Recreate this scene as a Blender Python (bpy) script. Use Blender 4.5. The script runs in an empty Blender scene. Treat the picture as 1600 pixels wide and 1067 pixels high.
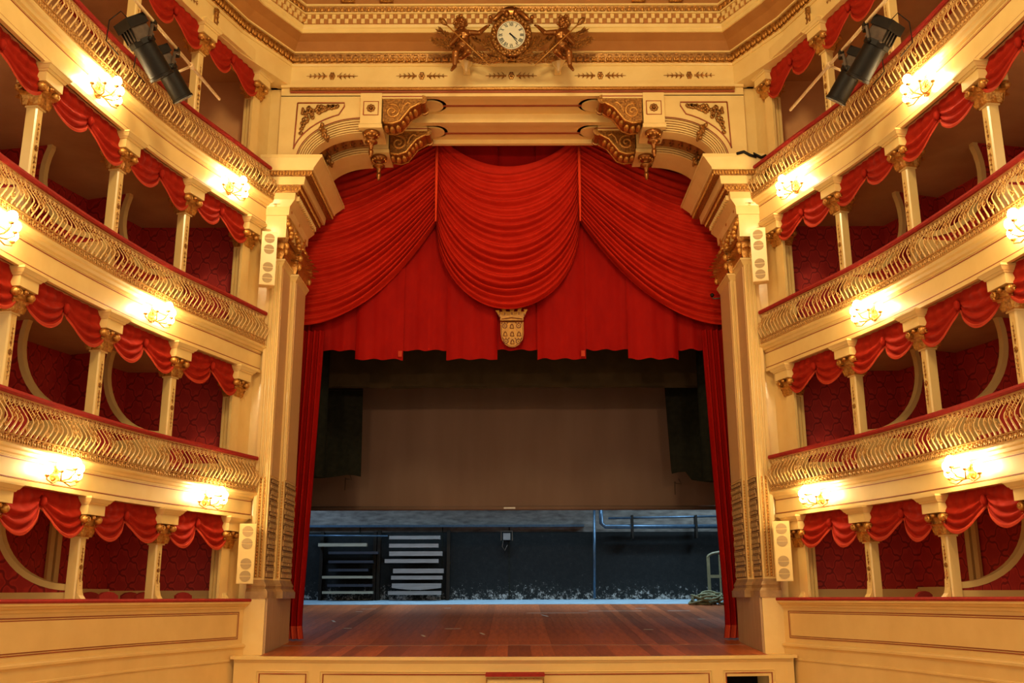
import bpy, bmesh, math, random
from mathutils import Vector, Matrix, noise
random.seed(7)
PI = math.pi
sc = bpy.context.scene
C = sc.collection

# ------------------------------------------------------------------ camera
ZC = 2.1                                   # eye height above the stalls floor
cam_d = bpy.data.cameras.new('camera'); cam = bpy.data.objects.new('camera', cam_d); C.objects.link(cam)
cam_d.sensor_width = 36.0; cam_d.lens = 36.0 * 1552 / 1600
cam_d.shift_x = -1.5 / 1600
cam_d.clip_end = 200
cam.location = (0, 0, ZC)
cam.matrix_world = Matrix.Translation((0, 0, ZC)) @ Matrix.Rotation(math.radians(90 + 14.47), 4, 'X') @ Matrix.Rotation(math.radians(-0.14), 4, 'Z')
sc.camera = cam
# ------------------------------------------------------------------ world and exposure
w = bpy.data.worlds.new('world'); sc.world = w; w.use_nodes = True
w.node_tree.nodes['Background'].inputs[0].default_value = (1.0, 0.78, 0.50, 1)
w.node_tree.nodes['Background'].inputs[1].default_value = 0.80
vs = sc.view_settings
vs.view_transform = 'Standard'; vs.look = 'None'; vs.gamma = 1; vs.use_curve_mapping = False; vs.exposure = 0.19

def lamp(name, kind, loc, energy, color, size=0.3, aim=None, spot=None):
    d = bpy.data.lights.new(name, kind); d.energy = energy; d.color = color
    if kind == 'AREA': d.shape = 'RECTANGLE'; d.size = size[0]; d.size_y = size[1]
    else: d.shadow_soft_size = size
    if spot: d.spot_size = math.radians(spot); d.spot_blend = 0.6
    o = bpy.data.objects.new(name, d); C.objects.link(o); o.location = (loc[0], loc[1], loc[2] + ZC)
    if aim: o.rotation_euler = (Vector(aim) - Vector(loc)).to_track_quat('-Z', 'Y').to_euler()
    return o
# unseen fill light, added high above the stalls to brighten the house
lamp('house_fill_light', 'POINT', (0, 6.0, 11.6), 1900, (1, 0.80, 0.42), 1.2)
# unseen spots added in front to wash the house curtain
lamp('curtain_fill_left', 'SPOT', (-3.5, -3, 5.5), 1700, (1, 0.62, 0.36), 0.25, (-0.6, 21, 6.2), 26)
lamp('curtain_fill_right', 'SPOT', (3.5, -3, 5.5), 1700, (1, 0.62, 0.36), 0.25, (0.6, 21, 6.2), 26)
# cold working light in the stage wings
lamp('stage_work_light', 'AREA', (7.2, 28.5, 5.2), 260, (0.55, 0.80, 1.0), (2.5, 1.0), (3.0, 30, -0.3))
lamp('stage_work_light_far', 'AREA', (-7.2, 29.0, 4.0), 110, (0.45, 0.7, 1.0), (2.0, 0.8), (-3.5, 31, 0.0))

# unseen strip light added upstage of the screen to brighten the back floor
wl = lamp('stage_back_fill', 'AREA', (0.8, 29.6, 4.6), 170, (0.50, 0.78, 1.0), (11.0, 0.25), (0.8, 30.2, 0.0))
wl.data.spread = math.radians(85)

# ------------------------------------------------------------------ materials
MAT = {}
def nodes_of(name):
    m = bpy.data.materials.new(name); m.use_nodes = True
    nt = m.node_tree; b = nt.nodes['Principled BSDF']; MAT[name] = m
    return m, nt, b
def N(nt, t, **kw):
    n = nt.nodes.new(t)
    for k, v in kw.items(): setattr(n, k, v)
    return n
def ramp(nt, src, stops):
    r = N(nt, 'ShaderNodeValToRGB'); e = r.color_ramp.elements
    while len(e) < len(stops): e.new(0.5)
    for i, (p, c) in enumerate(stops): e[i].position = p; e[i].color = (*c, 1)
    nt.links.new(src, r.inputs[0]); return r.outputs[0]
def coords(nt, scale=(1, 1, 1), kind='Object'):
    t = N(nt, 'ShaderNodeTexCoord'); m = N(nt, 'ShaderNodeMapping'); m.inputs['Scale'].default_value = scale
    nt.links.new(t.outputs[kind], m.inputs[0]); return m.outputs[0]
def noise_tex(nt, vec, scale, detail=3, rough=0.55):
    n = N(nt, 'ShaderNodeTexNoise'); n.inputs['Scale'].default_value = scale; n.inputs['Detail'].default_value = detail
    n.inputs['Roughness'].default_value = rough; nt.links.new(vec, n.inputs['Vector']); return n.outputs['Fac']
def bump(nt, b, h, strength, dist=0.01):
    n = N(nt, 'ShaderNodeBump'); n.inputs['Strength'].default_value = strength; n.inputs['Distance'].default_value = dist
    nt.links.new(h, n.inputs['Height']); nt.links.new(n.outputs[0], b.inputs['Normal'])
def simple(name, c1, c2, rough=0.5, metal=0.0, scale=6, bs=0.0, coat=0.0, stretch=(1, 1, 1), bdist=0.01, spec=0.5):
    m, nt, b = nodes_of(name)
    f = noise_tex(nt, coords(nt, stretch), scale)
    nt.links.new(ramp(nt, f, [(0.3, c1), (0.7, c2)]), b.inputs['Base Color'])
    b.inputs['Roughness'].default_value = rough; b.inputs['Metallic'].default_value = metal
    b.inputs['Coat Weight'].default_value = coat; b.inputs['Coat Roughness'].default_value = 0.15
    b.inputs['Specular IOR Level'].default_value = spec
    if bs: bump(nt, b, f, bs, bdist)
    return m
simple('cream', (0.82, 0.58, 0.205), (0.88, 0.65, 0.245), 0.42, coat=0.25, scale=2.5)
simple('cream_dull', (0.80, 0.54, 0.19), (0.86, 0.60, 0.22), 0.5, scale=2.0)
simple('cream_gloss', (0.82, 0.57, 0.20), (0.87, 0.63, 0.24), 0.22, coat=0.6, scale=3)
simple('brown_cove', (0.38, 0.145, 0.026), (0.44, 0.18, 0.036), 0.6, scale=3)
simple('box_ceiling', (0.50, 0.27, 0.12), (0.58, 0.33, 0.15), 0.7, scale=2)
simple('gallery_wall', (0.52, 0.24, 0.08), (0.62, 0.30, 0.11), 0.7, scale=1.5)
simple('gold', (0.42, 0.17, 0.028), (0.80, 0.42, 0.09), 0.34, metal=0.55, scale=38, bs=0.5, bdist=0.012)
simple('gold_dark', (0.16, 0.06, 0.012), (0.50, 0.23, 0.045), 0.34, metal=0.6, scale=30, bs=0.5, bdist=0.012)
simple('bronze', (0.26, 0.095, 0.018), (0.36, 0.14, 0.03), 0.28, metal=0.75, scale=10)
simple('rail_gold', (0.70, 0.42, 0.13), (0.86, 0.57, 0.22), 0.4, metal=0.15, scale=30)
simple('rail_ornament', (0.46, 0.22, 0.05), (0.74, 0.42, 0.12), 0.4, metal=0.35, scale=45)
simple('red_line', (0.30, 0.055, 0.012), (0.36, 0.07, 0.018), 0.5, scale=4)
simple('rail_velvet', (0.30, 0.009, 0.004), (0.38, 0.016, 0.007), 0.8, scale=12)
simple('black_metal', (0.008, 0.006, 0.004), (0.014, 0.010, 0.007), 0.5, scale=10, spec=0.18)
simple('grey_metal', (0.06, 0.04, 0.028), (0.11, 0.08, 0.055), 0.4, metal=0.2, scale=10)
simple('black_cloth', (0.010, 0.011, 0.008), (0.018, 0.018, 0.012), 0.95, scale=8, spec=0.1)
simple('border_cloth', (0.040, 0.026, 0.012), (0.055, 0.036, 0.018), 0.95, scale=3, spec=0.1)
simple('pipe_paint', (0.70, 0.48, 0.22), (0.80, 0.58, 0.30), 0.5, scale=20)
simple('steel_pipe', (0.05, 0.09, 0.14), (0.08, 0.13, 0.19), 0.35, metal=0.6, scale=10)
simple('grille', (0.40, 0.26, 0.11), (0.46, 0.31, 0.13), 0.7, scale=60)
simple('batten_grey', (0.17, 0.145, 0.13), (0.25, 0.215, 0.195), 0.6, scale=5, stretch=(0.4, 4, 4))
simple('batten_dark', (0.012, 0.015, 0.024), (0.02, 0.024, 0.036), 0.5, scale=5)
simple('batten_pale', (0.24, 0.21, 0.15), (0.32, 0.28, 0.20), 0.6, scale=5, stretch=(0.4, 4, 4))
simple('rope', (0.10, 0.10, 0.045), (0.19, 0.18, 0.09), 0.8, scale=30)
simple('gate_paint', (0.13, 0.105, 0.045), (0.18, 0.145, 0.07), 0.6, scale=8)
simple('tape', (0.60, 0.58, 0.54), (0.72, 0.70, 0.66), 0.6, scale=20)
simple('dial', (0.78, 0.74, 0.50), (0.84, 0.80, 0.58), 0.3, scale=5, coat=0.3)
simple('ink', (0.012, 0.02, 0.03), (0.02, 0.03, 0.04), 0.5)
simple('crest_gold', (0.40, 0.17, 0.004), (0.54, 0.26, 0.010), 0.5, metal=0.0, scale=25, bs=0.4)
simple('crest_line', (0.14, 0.04, 0.004), (0.20, 0.06, 0.008), 0.6)
simple('chair_red', (0.36, 0.015, 0.012), (0.44, 0.025, 0.02), 0.75, scale=10)
simple('chair_wood', (0.02, 0.010, 0.006), (0.04, 0.02, 0.012), 0.4, scale=10)
simple('floor_bounce', (0.44, 0.25, 0.11), (0.50, 0.29, 0.13), 0.6, scale=4)  # unseen stalls floor, lightened to bounce light onto the parapets
simple('plinth_grey', (0.40, 0.25, 0.125), (0.50, 0.32, 0.165), 0.55, scale=3, stretch=(6, 6, 0.4))
simple('base_bronze', (0.34, 0.19, 0.07), (0.50, 0.30, 0.12), 0.4, metal=0.2, scale=6)
simple('concrete', (0.08, 0.066, 0.055), (0.20, 0.175, 0.15), 0.85, scale=5, bs=0.3, stretch=(0.6, 1, 2))
simple('lens_glass', (0.01, 0.015, 0.02), (0.02, 0.03, 0.03), 0.08, coat=0.5)

def velvet(name, c1, c2, scale, stretch=(1, 1, 1), rough=0.7, sheen=0.06):
    m, nt, b = nodes_of(name)
    f = noise_tex(nt, coords(nt, stretch), scale, 4)
    nt.links.new(ramp(nt, f, [(0.3, c1), (0.72, c2)]), b.inputs['Base Color'])
    b.inputs['Roughness'].default_value = rough; b.inputs['Sheen Weight'].default_value = sheen
    b.inputs['Sheen Tint'].default_value = (1, 0.16, 0.06, 1); b.inputs['Specular IOR Level'].default_value = 0.08
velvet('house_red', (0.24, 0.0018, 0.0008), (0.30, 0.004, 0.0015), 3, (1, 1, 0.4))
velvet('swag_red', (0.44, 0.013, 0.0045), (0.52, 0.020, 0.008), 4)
velvet('box_red', (0.29, 0.012, 0.005), (0.37, 0.020, 0.008), 6)
velvet('fringe_red', (0.42, 0.035, 0.014), (0.50, 0.06, 0.025), 60, (4, 4, 0.5))
velvet('cord_red', (0.72, 0.045, 0.012), (0.82, 0.07, 0.02), 10)

# damask: ogee medallions in two reds
m, nt, b = nodes_of('damask')
t = N(nt, 'ShaderNodeTexCoord'); sx = N(nt, 'ShaderNodeSeparateXYZ'); nt.links.new(t.outputs['Object'], sx.inputs[0])
def mth(nt, op, a, b2=None):
    n = N(nt, 'ShaderNodeMath', operation=op)
    for i, x in enumerate((a, b2)):
        if x is None: continue
        if isinstance(x, (int, float)): n.inputs[i].default_value = x
        else: nt.links.new(x, n.inputs[i])
    return n.outputs[0]
u_ = mth(nt, 'ADD', mth(nt, 'MULTIPLY', sx.outputs[0], 0.95), sx.outputs[1])
cu = mth(nt, 'COSINE', mth(nt, 'MULTIPLY', u_, 2 * PI / 0.34)); cz = mth(nt, 'COSINE', mth(nt, 'MULTIPLY', sx.outputs[2], 2 * PI / 0.46))
c2 = mth(nt, 'COSINE', mth(nt, 'MULTIPLY', u_, 2 * PI / 0.113)); c3 = mth(nt, 'COSINE', mth(nt, 'MULTIPLY', sx.outputs[2], 2 * PI / 0.153))
og = mth(nt, 'ABSOLUTE', mth(nt, 'ADD', mth(nt, 'ADD', cu, cz), mth(nt, 'MULTIPLY', mth(nt, 'ADD', c2, c3), 0.28)))
colr = ramp(nt, og, [(0.24, (0.26, 0.006, 0.005)), (0.40, (0.58, 0.030, 0.018)), (1.0, (0.44, 0.016, 0.011))])
nt.links.new(colr, b.inputs['Base Color']); b.inputs['Roughness'].default_value = 0.6
b.inputs['Sheen Weight'].default_value = 0.15; b.inputs['Sheen Tint'].default_value = (1, 0.3, 0.2, 1)

# stage boards: tone per board, worn scuffs
m, nt, b = nodes_of('stage_board')
oi = N(nt, 'ShaderNodeObjectInfo')
cv = coords(nt, (6, 0.5, 6)); g = noise_tex(nt, cv, 3, 5, 0.7)
c1 = ramp(nt, g, [(0.25, (0.25, 0.055, 0.014)), (0.75, (0.60, 0.165, 0.05))])
c0 = ramp(nt, oi.outputs['Random'], [(0.0, (0.62, 0.60, 0.57)), (1.0, (1.2, 1.15, 1.1))])
mx = N(nt, 'ShaderNodeMix', data_type='RGBA', blend_type='MULTIPLY'); mx.inputs[0].default_value = 1
nt.links.new(c1, mx.inputs[6]); nt.links.new(c0, mx.inputs[7])
sg = noise_tex(nt, coords(nt, (3, 3, 3)), 5, 6, 0.75)
s2 = ramp(nt, sg, [(0.60, (0, 0, 0)), (0.75, (0.5, 0.5, 0.5))])
mx2 = N(nt, 'ShaderNodeMix', data_type='RGBA'); nt.links.new(s2, mx2.inputs[0]); nt.links.new(mx.outputs[2], mx2.inputs[6]); mx2.inputs[7].default_value = (0.40, 0.22, 0.12, 1)
nt.links.new(mx2.outputs[2], b.inputs['Base Color']); b.inputs['Roughness'].default_value = 0.38
bump(nt, b, g, 0.15)

# black back wall with chipped paint towards its foot
m, nt, b = nodes_of('back_wall_black')
t = N(nt, 'ShaderNodeTexCoord'); sx = N(nt, 'ShaderNodeSeparateXYZ'); nt.links.new(t.outputs['Object'], sx.inputs[0])
v1 = noise_tex(nt, t.outputs['Object'], 9.0, 8, 0.85)
low = N(nt, 'ShaderNodeMapRange'); low.inputs[1].default_value = 0.0; low.inputs[2].default_value = 0.75; low.inputs[3].default_value = 0.17; low.inputs[4].default_value = 0.0
nt.links.new(sx.outputs[2], low.inputs[0])
v2 = noise_tex(nt, coords(nt, (1, 1, 1)), 26.0, 4, 0.7)
vv = mth(nt, 'ADD', mth(nt, 'ADD', v1, low.outputs[0]), mth(nt, 'MULTIPLY', mth(nt, 'GREATER_THAN', v2, 0.70), 0.16))
nt.links.new(ramp(nt, vv, [(0.45, (0.006, 0.007, 0.007)), (0.665, (0.014, 0.014, 0.013)), (0.70, (0.36, 0.34, 0.31))]), b.inputs['Base Color'])
b.inputs['Roughness'].default_value = 0.7; b.inputs['Specular IOR Level'].default_value = 0.15

# cinema screen cloth
m, nt, b = nodes_of('screen_cloth')
f = noise_tex(nt, coords(nt, (1, 1, 0.2)), 1.2, 3)
nt.links.new(ramp(nt, f, [(0.3, (0.155, 0.092, 0.064)), (0.7, (0.19, 0.118, 0.085))]), b.inputs['Base Color']); b.inputs['Roughness'].default_value = 0.9

# ribbed upper panels of the proscenium piers
m, nt, b = nodes_of('ribbed_panel')
wv = N(nt, 'ShaderNodeTexWave'); wv.bands_direction = 'DIAGONAL'; wv.inputs['Scale'].default_value = 11
nt.links.new(coords(nt, (1, 1, 0.02)), wv.inputs['Vector'])
nt.links.new(ramp(nt, wv.outputs['Fac'], [(0.0, (0.55, 0.32, 0.12)), (1.0, (0.72, 0.45, 0.19))]), b.inputs['Base Color']); b.inputs['Roughness'].default_value = 0.5
bump(nt, b, wv.outputs['Fac'], 0.5, 0.01)

# glowing lamp globes
m, nt, b = nodes_of('lamp_globe')
b.inputs['Base Color'].default_value = (1, 0.95, 0.85, 1)
b.inputs['Emission Color'].default_value = (1.0, 0.78, 0.42, 1); b.inputs['Emission Strength'].default_value = 52.0

# ------------------------------------------------------------------ pixel -> point on a plane at distance Y (photo frame 1600x1067)
def PX(u, y, Y):
    return Vector(((u - 801.5) * 4.0 * Y / (y + 5480), Y, 3.875 * (934 - y) / (y + 5480) * Y))
def to_px(p):                              # and back: is a point inside the photo's frame?
    k = p[2] / p[1]; y = (3.875 * 934 - 5480 * k) / (3.875 + k)
    return p[0] * (y + 5480) / (4.0 * p[1]) + 801.5, y

# ------------------------------------------------------------------ mesh builder
class MB:
    def __init__(s): s.v = []; s.f = []
    def add(s, vs, fs):
        n = len(s.v); s.v += [Vector(p) for p in vs]; s.f += [[i + n for i in f] for f in fs]; return s
    def merge(s, o, M=None):
        return s.add([M @ p for p in o.v] if M else o.v, o.f)
    def bx(s, x0, x1, y0, y1, z0, z1):
        return s.add([(x, y, z) for z in (z0, z1) for y in (y0, y1) for x in (x0, x1)],
                     [(0, 2, 3, 1), (4, 5, 7, 6), (0, 1, 5, 4), (2, 6, 7, 3), (0, 4, 6, 2), (1, 3, 7, 5)])
    def frus(s, a, b):                      # a, b = (x0,x1,y0,y1,z)
        vs = [(x, y, q[4]) for q in (a, b) for y in (q[2], q[3]) for x in (q[0], q[1])]
        return s.add(vs, [(0, 2, 3, 1), (4, 5, 7, 6), (0, 1, 5, 4), (2, 6, 7, 3), (0, 4, 6, 2), (1, 3, 7, 5)])
    def tube(s, pts, r, n=6, cap=True, flat=1.0):
        pts = [Vector(p) for p in pts]; k = len(pts); rr = r if isinstance(r, (list, tuple)) else [r] * k
        T = [(pts[min(i + 1, k - 1)] - pts[max(i - 1, 0)]).normalized() for i in range(k)]
        up = Vector((0, 0, 1)) if abs(T[0].z) < 0.9 else Vector((1, 0, 0))
        a = T[0].cross(up).normalized(); vs = []
        for i in range(k):
            a = (a - T[i] * a.dot(T[i])); a = a.normalized() if a.length > 1e-6 else T[i].orthogonal().normalized()
            b = T[i].cross(a)
            for j in range(n):
                q = 2 * PI * j / n; vs.append(pts[i] + a * (rr[i] * math.cos(q)) + b * (rr[i] * flat * math.sin(q)))
        fs = [(i * n + j, i * n + (j + 1) % n, (i + 1) * n + (j + 1) % n, (i + 1) * n + j) for i in range(k - 1) for j in range(n)]
        if cap: fs += [tuple(range(n - 1, -1, -1)), tuple((k - 1) * n + j for j in range(n))]
        return s.add(vs, fs)
    def lathe(s, prof, n=16, M=None):        # (r, z) about local z
        vs = [Vector((r * math.cos(2 * PI * j / n), r * math.sin(2 * PI * j / n), z)) for r, z in prof for j in range(n)]
        k = len(prof)
        fs = [(i * n + j, i * n + (j + 1) % n, (i + 1) * n + (j + 1) % n, (i + 1) * n + j) for i in range(k - 1) for j in range(n)]
        fs += [tuple(range(n - 1, -1, -1)), tuple((k - 1) * n + j for j in range(n))]
        return s.add([M @ p for p in vs] if M else vs, fs)
    def ball(s, c, r, n=12, m=8):
        r = r if isinstance(r, (tuple, list)) else (r, r, r)
        prof = [(math.sin(PI * i / m), -math.cos(PI * i / m)) for i in range(m + 1)]
        prof[0] = (0.02, -1); prof[-1] = (0.02, 1)
        return s.lathe(prof, n, Matrix.Translation(c) @ Matrix.Diagonal((*r, 1)))
    def prism(s, poly, f, t0, t1):           # poly of 2D points, f(p, t) -> 3D
        n = len(poly); vs = [f(p, t0) for p in poly] + [f(p, t1) for p in poly]
        return s.add(vs, [tuple(range(n)), tuple(range(2 * n - 1, n - 1, -1))] + [(i, n + i, n + (i + 1) % n, (i + 1) % n) for i in range(n)])
    def grid(s, rows):
        k = len(rows[0]); vs = [p for r in rows for p in r]
        return s.add(vs, [(i * k + j, i * k + j + 1, (i + 1) * k + j + 1, (i + 1) * k + j) for i in range(len(rows) - 1) for j in range(k - 1)])
    def mesh(s, name, smooth=False):
        me = bpy.data.meshes.new(name); me.from_pydata([tuple(p) for p in s.v], [], s.f)
        bm = bmesh.new(); bm.from_mesh(me); bmesh.ops.recalc_face_normals(bm, faces=bm.faces); bm.to_mesh(me); bm.free()
        if smooth:
            me.polygons.foreach_set('use_smooth', [True] * len(me.polygons))
        me.update(); return me
    def build(s, name, mat, parent=None, smooth=False, org=None, angle=None):
        if org is not None:
            o_ = Vector(org); s.v = [p - o_ for p in s.v]
        me = s.mesh(name, smooth); me.materials.append(MAT[mat])
        if smooth and angle is not None:
            try: me.set_sharp_from_angle(angle=math.radians(angle))
            except Exception: pass
        return link(name, me, parent)
def link(name, me, parent=None, loc=None, rz=None):
    o = bpy.data.objects.new(name, me); C.objects.link(o)
    if parent: o.parent = parent
    if loc is not None: o.location = loc
    if rz is not None: o.rotation_euler = (0, 0, rz)
    return o
def tag(o, label=None, cat=None, group=None, kind=None):
    if label: o['label'] = label
    if cat: o['category'] = cat
    if group: o['group'] = group
    if kind: o['kind'] = kind
    return o
def thing(name, label, cat, loc=(0, 0, 0), rz=0, group=None):
    o = bpy.data.objects.new(name, None); C.objects.link(o); o.empty_display_size = 0.1
    o.location = loc; o.rotation_euler = (0, 0, rz)
    return tag(o, label, cat, group)
def struct(name, label, cat, loc=(0, 0, 0)):
    o = thing(name, label, cat, loc); o['kind'] = 'structure'; return o
def copy_tree(o, parent=None):
    c = o.copy(); C.objects.link(c); c.parent = parent
    for ch in o.children: copy_tree(ch, c)
    return c
def place(o, loc, rz): o.location = loc; o.rotation_euler = (0, 0, rz); return o
ORD = ['nearest the stage', 'second from the stage', 'third from the stage', 'fourth from the stage', 'fifth from the stage']
TIER = ['ground tier', 'second tier', 'third tier', 'top gallery']
SIDE = {-1: 'left', 1: 'right'}

# ------------------------------------------------------------------ the horseshoe plan (right half, mirrored for the left)
CP = [(4.30, 19.80), (4.80, 18.42), (5.22, 17.10), (5.68, 15.70), (6.03, 14.10), (6.27, 12.50), (6.42, 10.90), (6.50, 9.30), (6.50, 7.5)]
pts = []
for i in range(1, len(CP) - 2):
    p0, p1, p2, p3 = [Vector(q) for q in CP[i - 1:i + 3]]
    for j in range(12):
        t = j / 12
        pts.append(0.5 * ((2 * p1) + (p2 - p0) * t + (2 * p0 - 5 * p1 + 4 * p2 - p3) * t * t + (3 * p1 - p0 - 3 * p2 + p3) * t ** 3))
acc = [0.0]
for a_, b_ in zip(pts, pts[1:]): acc.append(acc[-1] + (b_ - a_).length)
SMAX = acc[-1]
def F(s):
    if s <= 0: i = 0
    else:
        i = 0
        while i < len(acc) - 2 and acc[i + 1] < s: i += 1
    t = (s - acc[i]) / (acc[i + 1] - acc[i]); d = (pts[i + 1] - pts[i]).normalized()
    d0 = (pts[max(i, 1)] - pts[max(i, 1) - 1]).normalized(); d1 = (pts[min(i + 2, len(pts) - 1)] - pts[min(i + 1, len(pts) - 2)]).normalized()
    tt = (d0.lerp(d, 0.5).lerp(d.lerp(d1, 0.5), min(max(t, 0), 1))).normalized()
    return pts[i] + (pts[i + 1] - pts[i]) * t, tt
def P(sg, s, d, z=0.0):                     # d > 0 towards the house
    p, t = F(s); n = Vector((t.y, -t.x));
    if n.x > 0: n = -n
    q = p + n * d
    return Vector((sg * q.x, q.y, z))
def RZ(sg, s):                              # local y = towards the house
    p, t = F(s); n = Vector((t.y, -t.x))
    if n.x > 0: n = -n
    return math.atan2(-sg * n.x, n.y)
def s_at_ratio(r, d):
    lo, hi = 0.0, SMAX
    for _ in range(40):
        m_ = (lo + hi) / 2; q = P(1, m_, d)
        if q.x / q.y < r: lo = m_
        else: hi = m_
    return lo
def srange(a, b, step=0.3):
    n = max(1, int(math.ceil((b - a) / step))); return [a + (b - a) * i / n for i in range(n + 1)]
def sweep(mb, sg, prof, a, b, step=0.3, cap=True):
    ss = srange(a, b, step); k = len(prof); vs = [P(sg, s, d, z) for s in ss for d, z in prof]
    fs = [(i * k + j, i * k + (j + 1) % k, (i + 1) * k + (j + 1) % k, (i + 1) * k + j) for i in range(len(ss) - 1) for j in range(k)]
    if cap: fs += [tuple(range(k)), tuple((len(ss) - 1) * k + j for j in range(k - 1, -1, -1))]
    return mb.add(vs, fs)
R = [0.0, 2.56, 5.36, 8.33]                 # handrail heights above the eye
B = [1.42, 4.18, 7.12, 10.28]               # underside of what is above each tier
COLD = -0.32
COLS = [s_at_ratio(r, COLD) for r in (0.2875, 0.353, 0.430, 0.528)]
COLS.append(COLS[-1] + 1.95)
SEND = 8.2
FLOOR = -ZC
def seen(p, m=25):
    u, y = to_px(p); return -m < u < 1600 + m and -m < y < 1067 + m

simple('fret_gold', (0.44, 0.25, 0.085), (0.56, 0.34, 0.12), 0.45, metal=0.2, scale=20)
simple('fret_ground', (0.13, 0.06, 0.018), (0.17, 0.08, 0.025), 0.6, scale=8)

def s_for_u(sg, u, d, z=0.0):
    lo, hi = -0.2, SEND
    for _ in range(40):
        m_ = (lo + hi) / 2; x, _y = to_px(P(sg, m_, d, z))
        if (x - 801.5) * sg < (u - 801.5) * sg: lo = m_
        else: hi = m_
    return lo
simple('rear_glow_paint', (0.22, 0.30, 0.36), (0.32, 0.42, 0.48), 0.5, scale=4)  # blue-grey tone that carries the cool light on the rear boards
# ================================================================== SETTING
fl = struct('floor', 'unseen floor of the empty stalls below the stage front, lightened to bounce light', 'floor')
MB().bx(-9, 9, 0.0, 18.6, FLOOR - 0.1, FLOOR).build('floor_surface', 'floor_bounce', fl)

# ---- side walls: tiers of boxes
def leafy(mb, M, h, w_, curl=0.35):
    rows = []
    for i in range(6):
        t = i / 5
        if t < 0.75: z = h * t; y = 0.05 * h + 0.12 * h * t
        else:
            q = (t - 0.75) / 0.25; z = h * (0.75 + 0.14 * math.sin(q * PI * 0.7)) - h * 0.12 * q * q; y = 0.14 * h + curl * h * q
        ww = w_ * (0.75 + 0.45 * math.sin(t * PI * 0.85)) * (1 if t < 0.9 else 0.55)
        rows.append([M @ Vector((-ww / 2, y - 0.02 * h, z)), M @ Vector((0, y + 0.05 * h, z)), M @ Vector((ww / 2, y - 0.02 * h, z))])
    mb.grid(rows)
def thorn_motif():                            # thorny branch with a central rosette, 1 m long along x, relief along +y
    mb = MB()
    for sg in (-1, 1):
        mb.tube([(sg * 0.10, 0, 0), (sg * 0.3, 0.004, 0), (sg * 0.5, 0, 0)], [0.016, 0.011, 0.004], 4)
        for k, x in enumerate((0.13, 0.22, 0.31, 0.40)):
            L = 0.085 - 0.012 * k
            for q in (-1, 1):
                a = Vector((sg * x, 0.004, 0)); b_ = a + Vector((sg * L * 0.75, 0.004, q * L * 0.72)); c_ = a + Vector((sg * L * 0.95, 0.006, q * L * 0.35))
                mb.add([a + Vector((0, 0, q * 0.012)), c_ * 0.5 + a * 0.5 + Vector((0, 0.02, 0)), b_, (a + b_) / 2 - Vector((sg * 0.015, 0, 0))], [(0, 1, 2), (0, 2, 3)])
    for k in range(6):
        q = 2 * PI * k / 6; mb.ball((0.036 * math.cos(q), 0.006, 0.036 * math.sin(q)), (0.026, 0.014, 0.026), 6, 4)
    mb.ball((0, 0.012, 0), (0.02, 0.016, 0.02), 6, 4)
    return mb
THORN = thorn_motif().mesh('thorn_branch'); THORN.materials.append(MAT['gold_dark'])
THORN_COL = thorn_motif().mesh('column_inlay'); THORN_COL.materials.append(MAT['gold_dark'])

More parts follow.
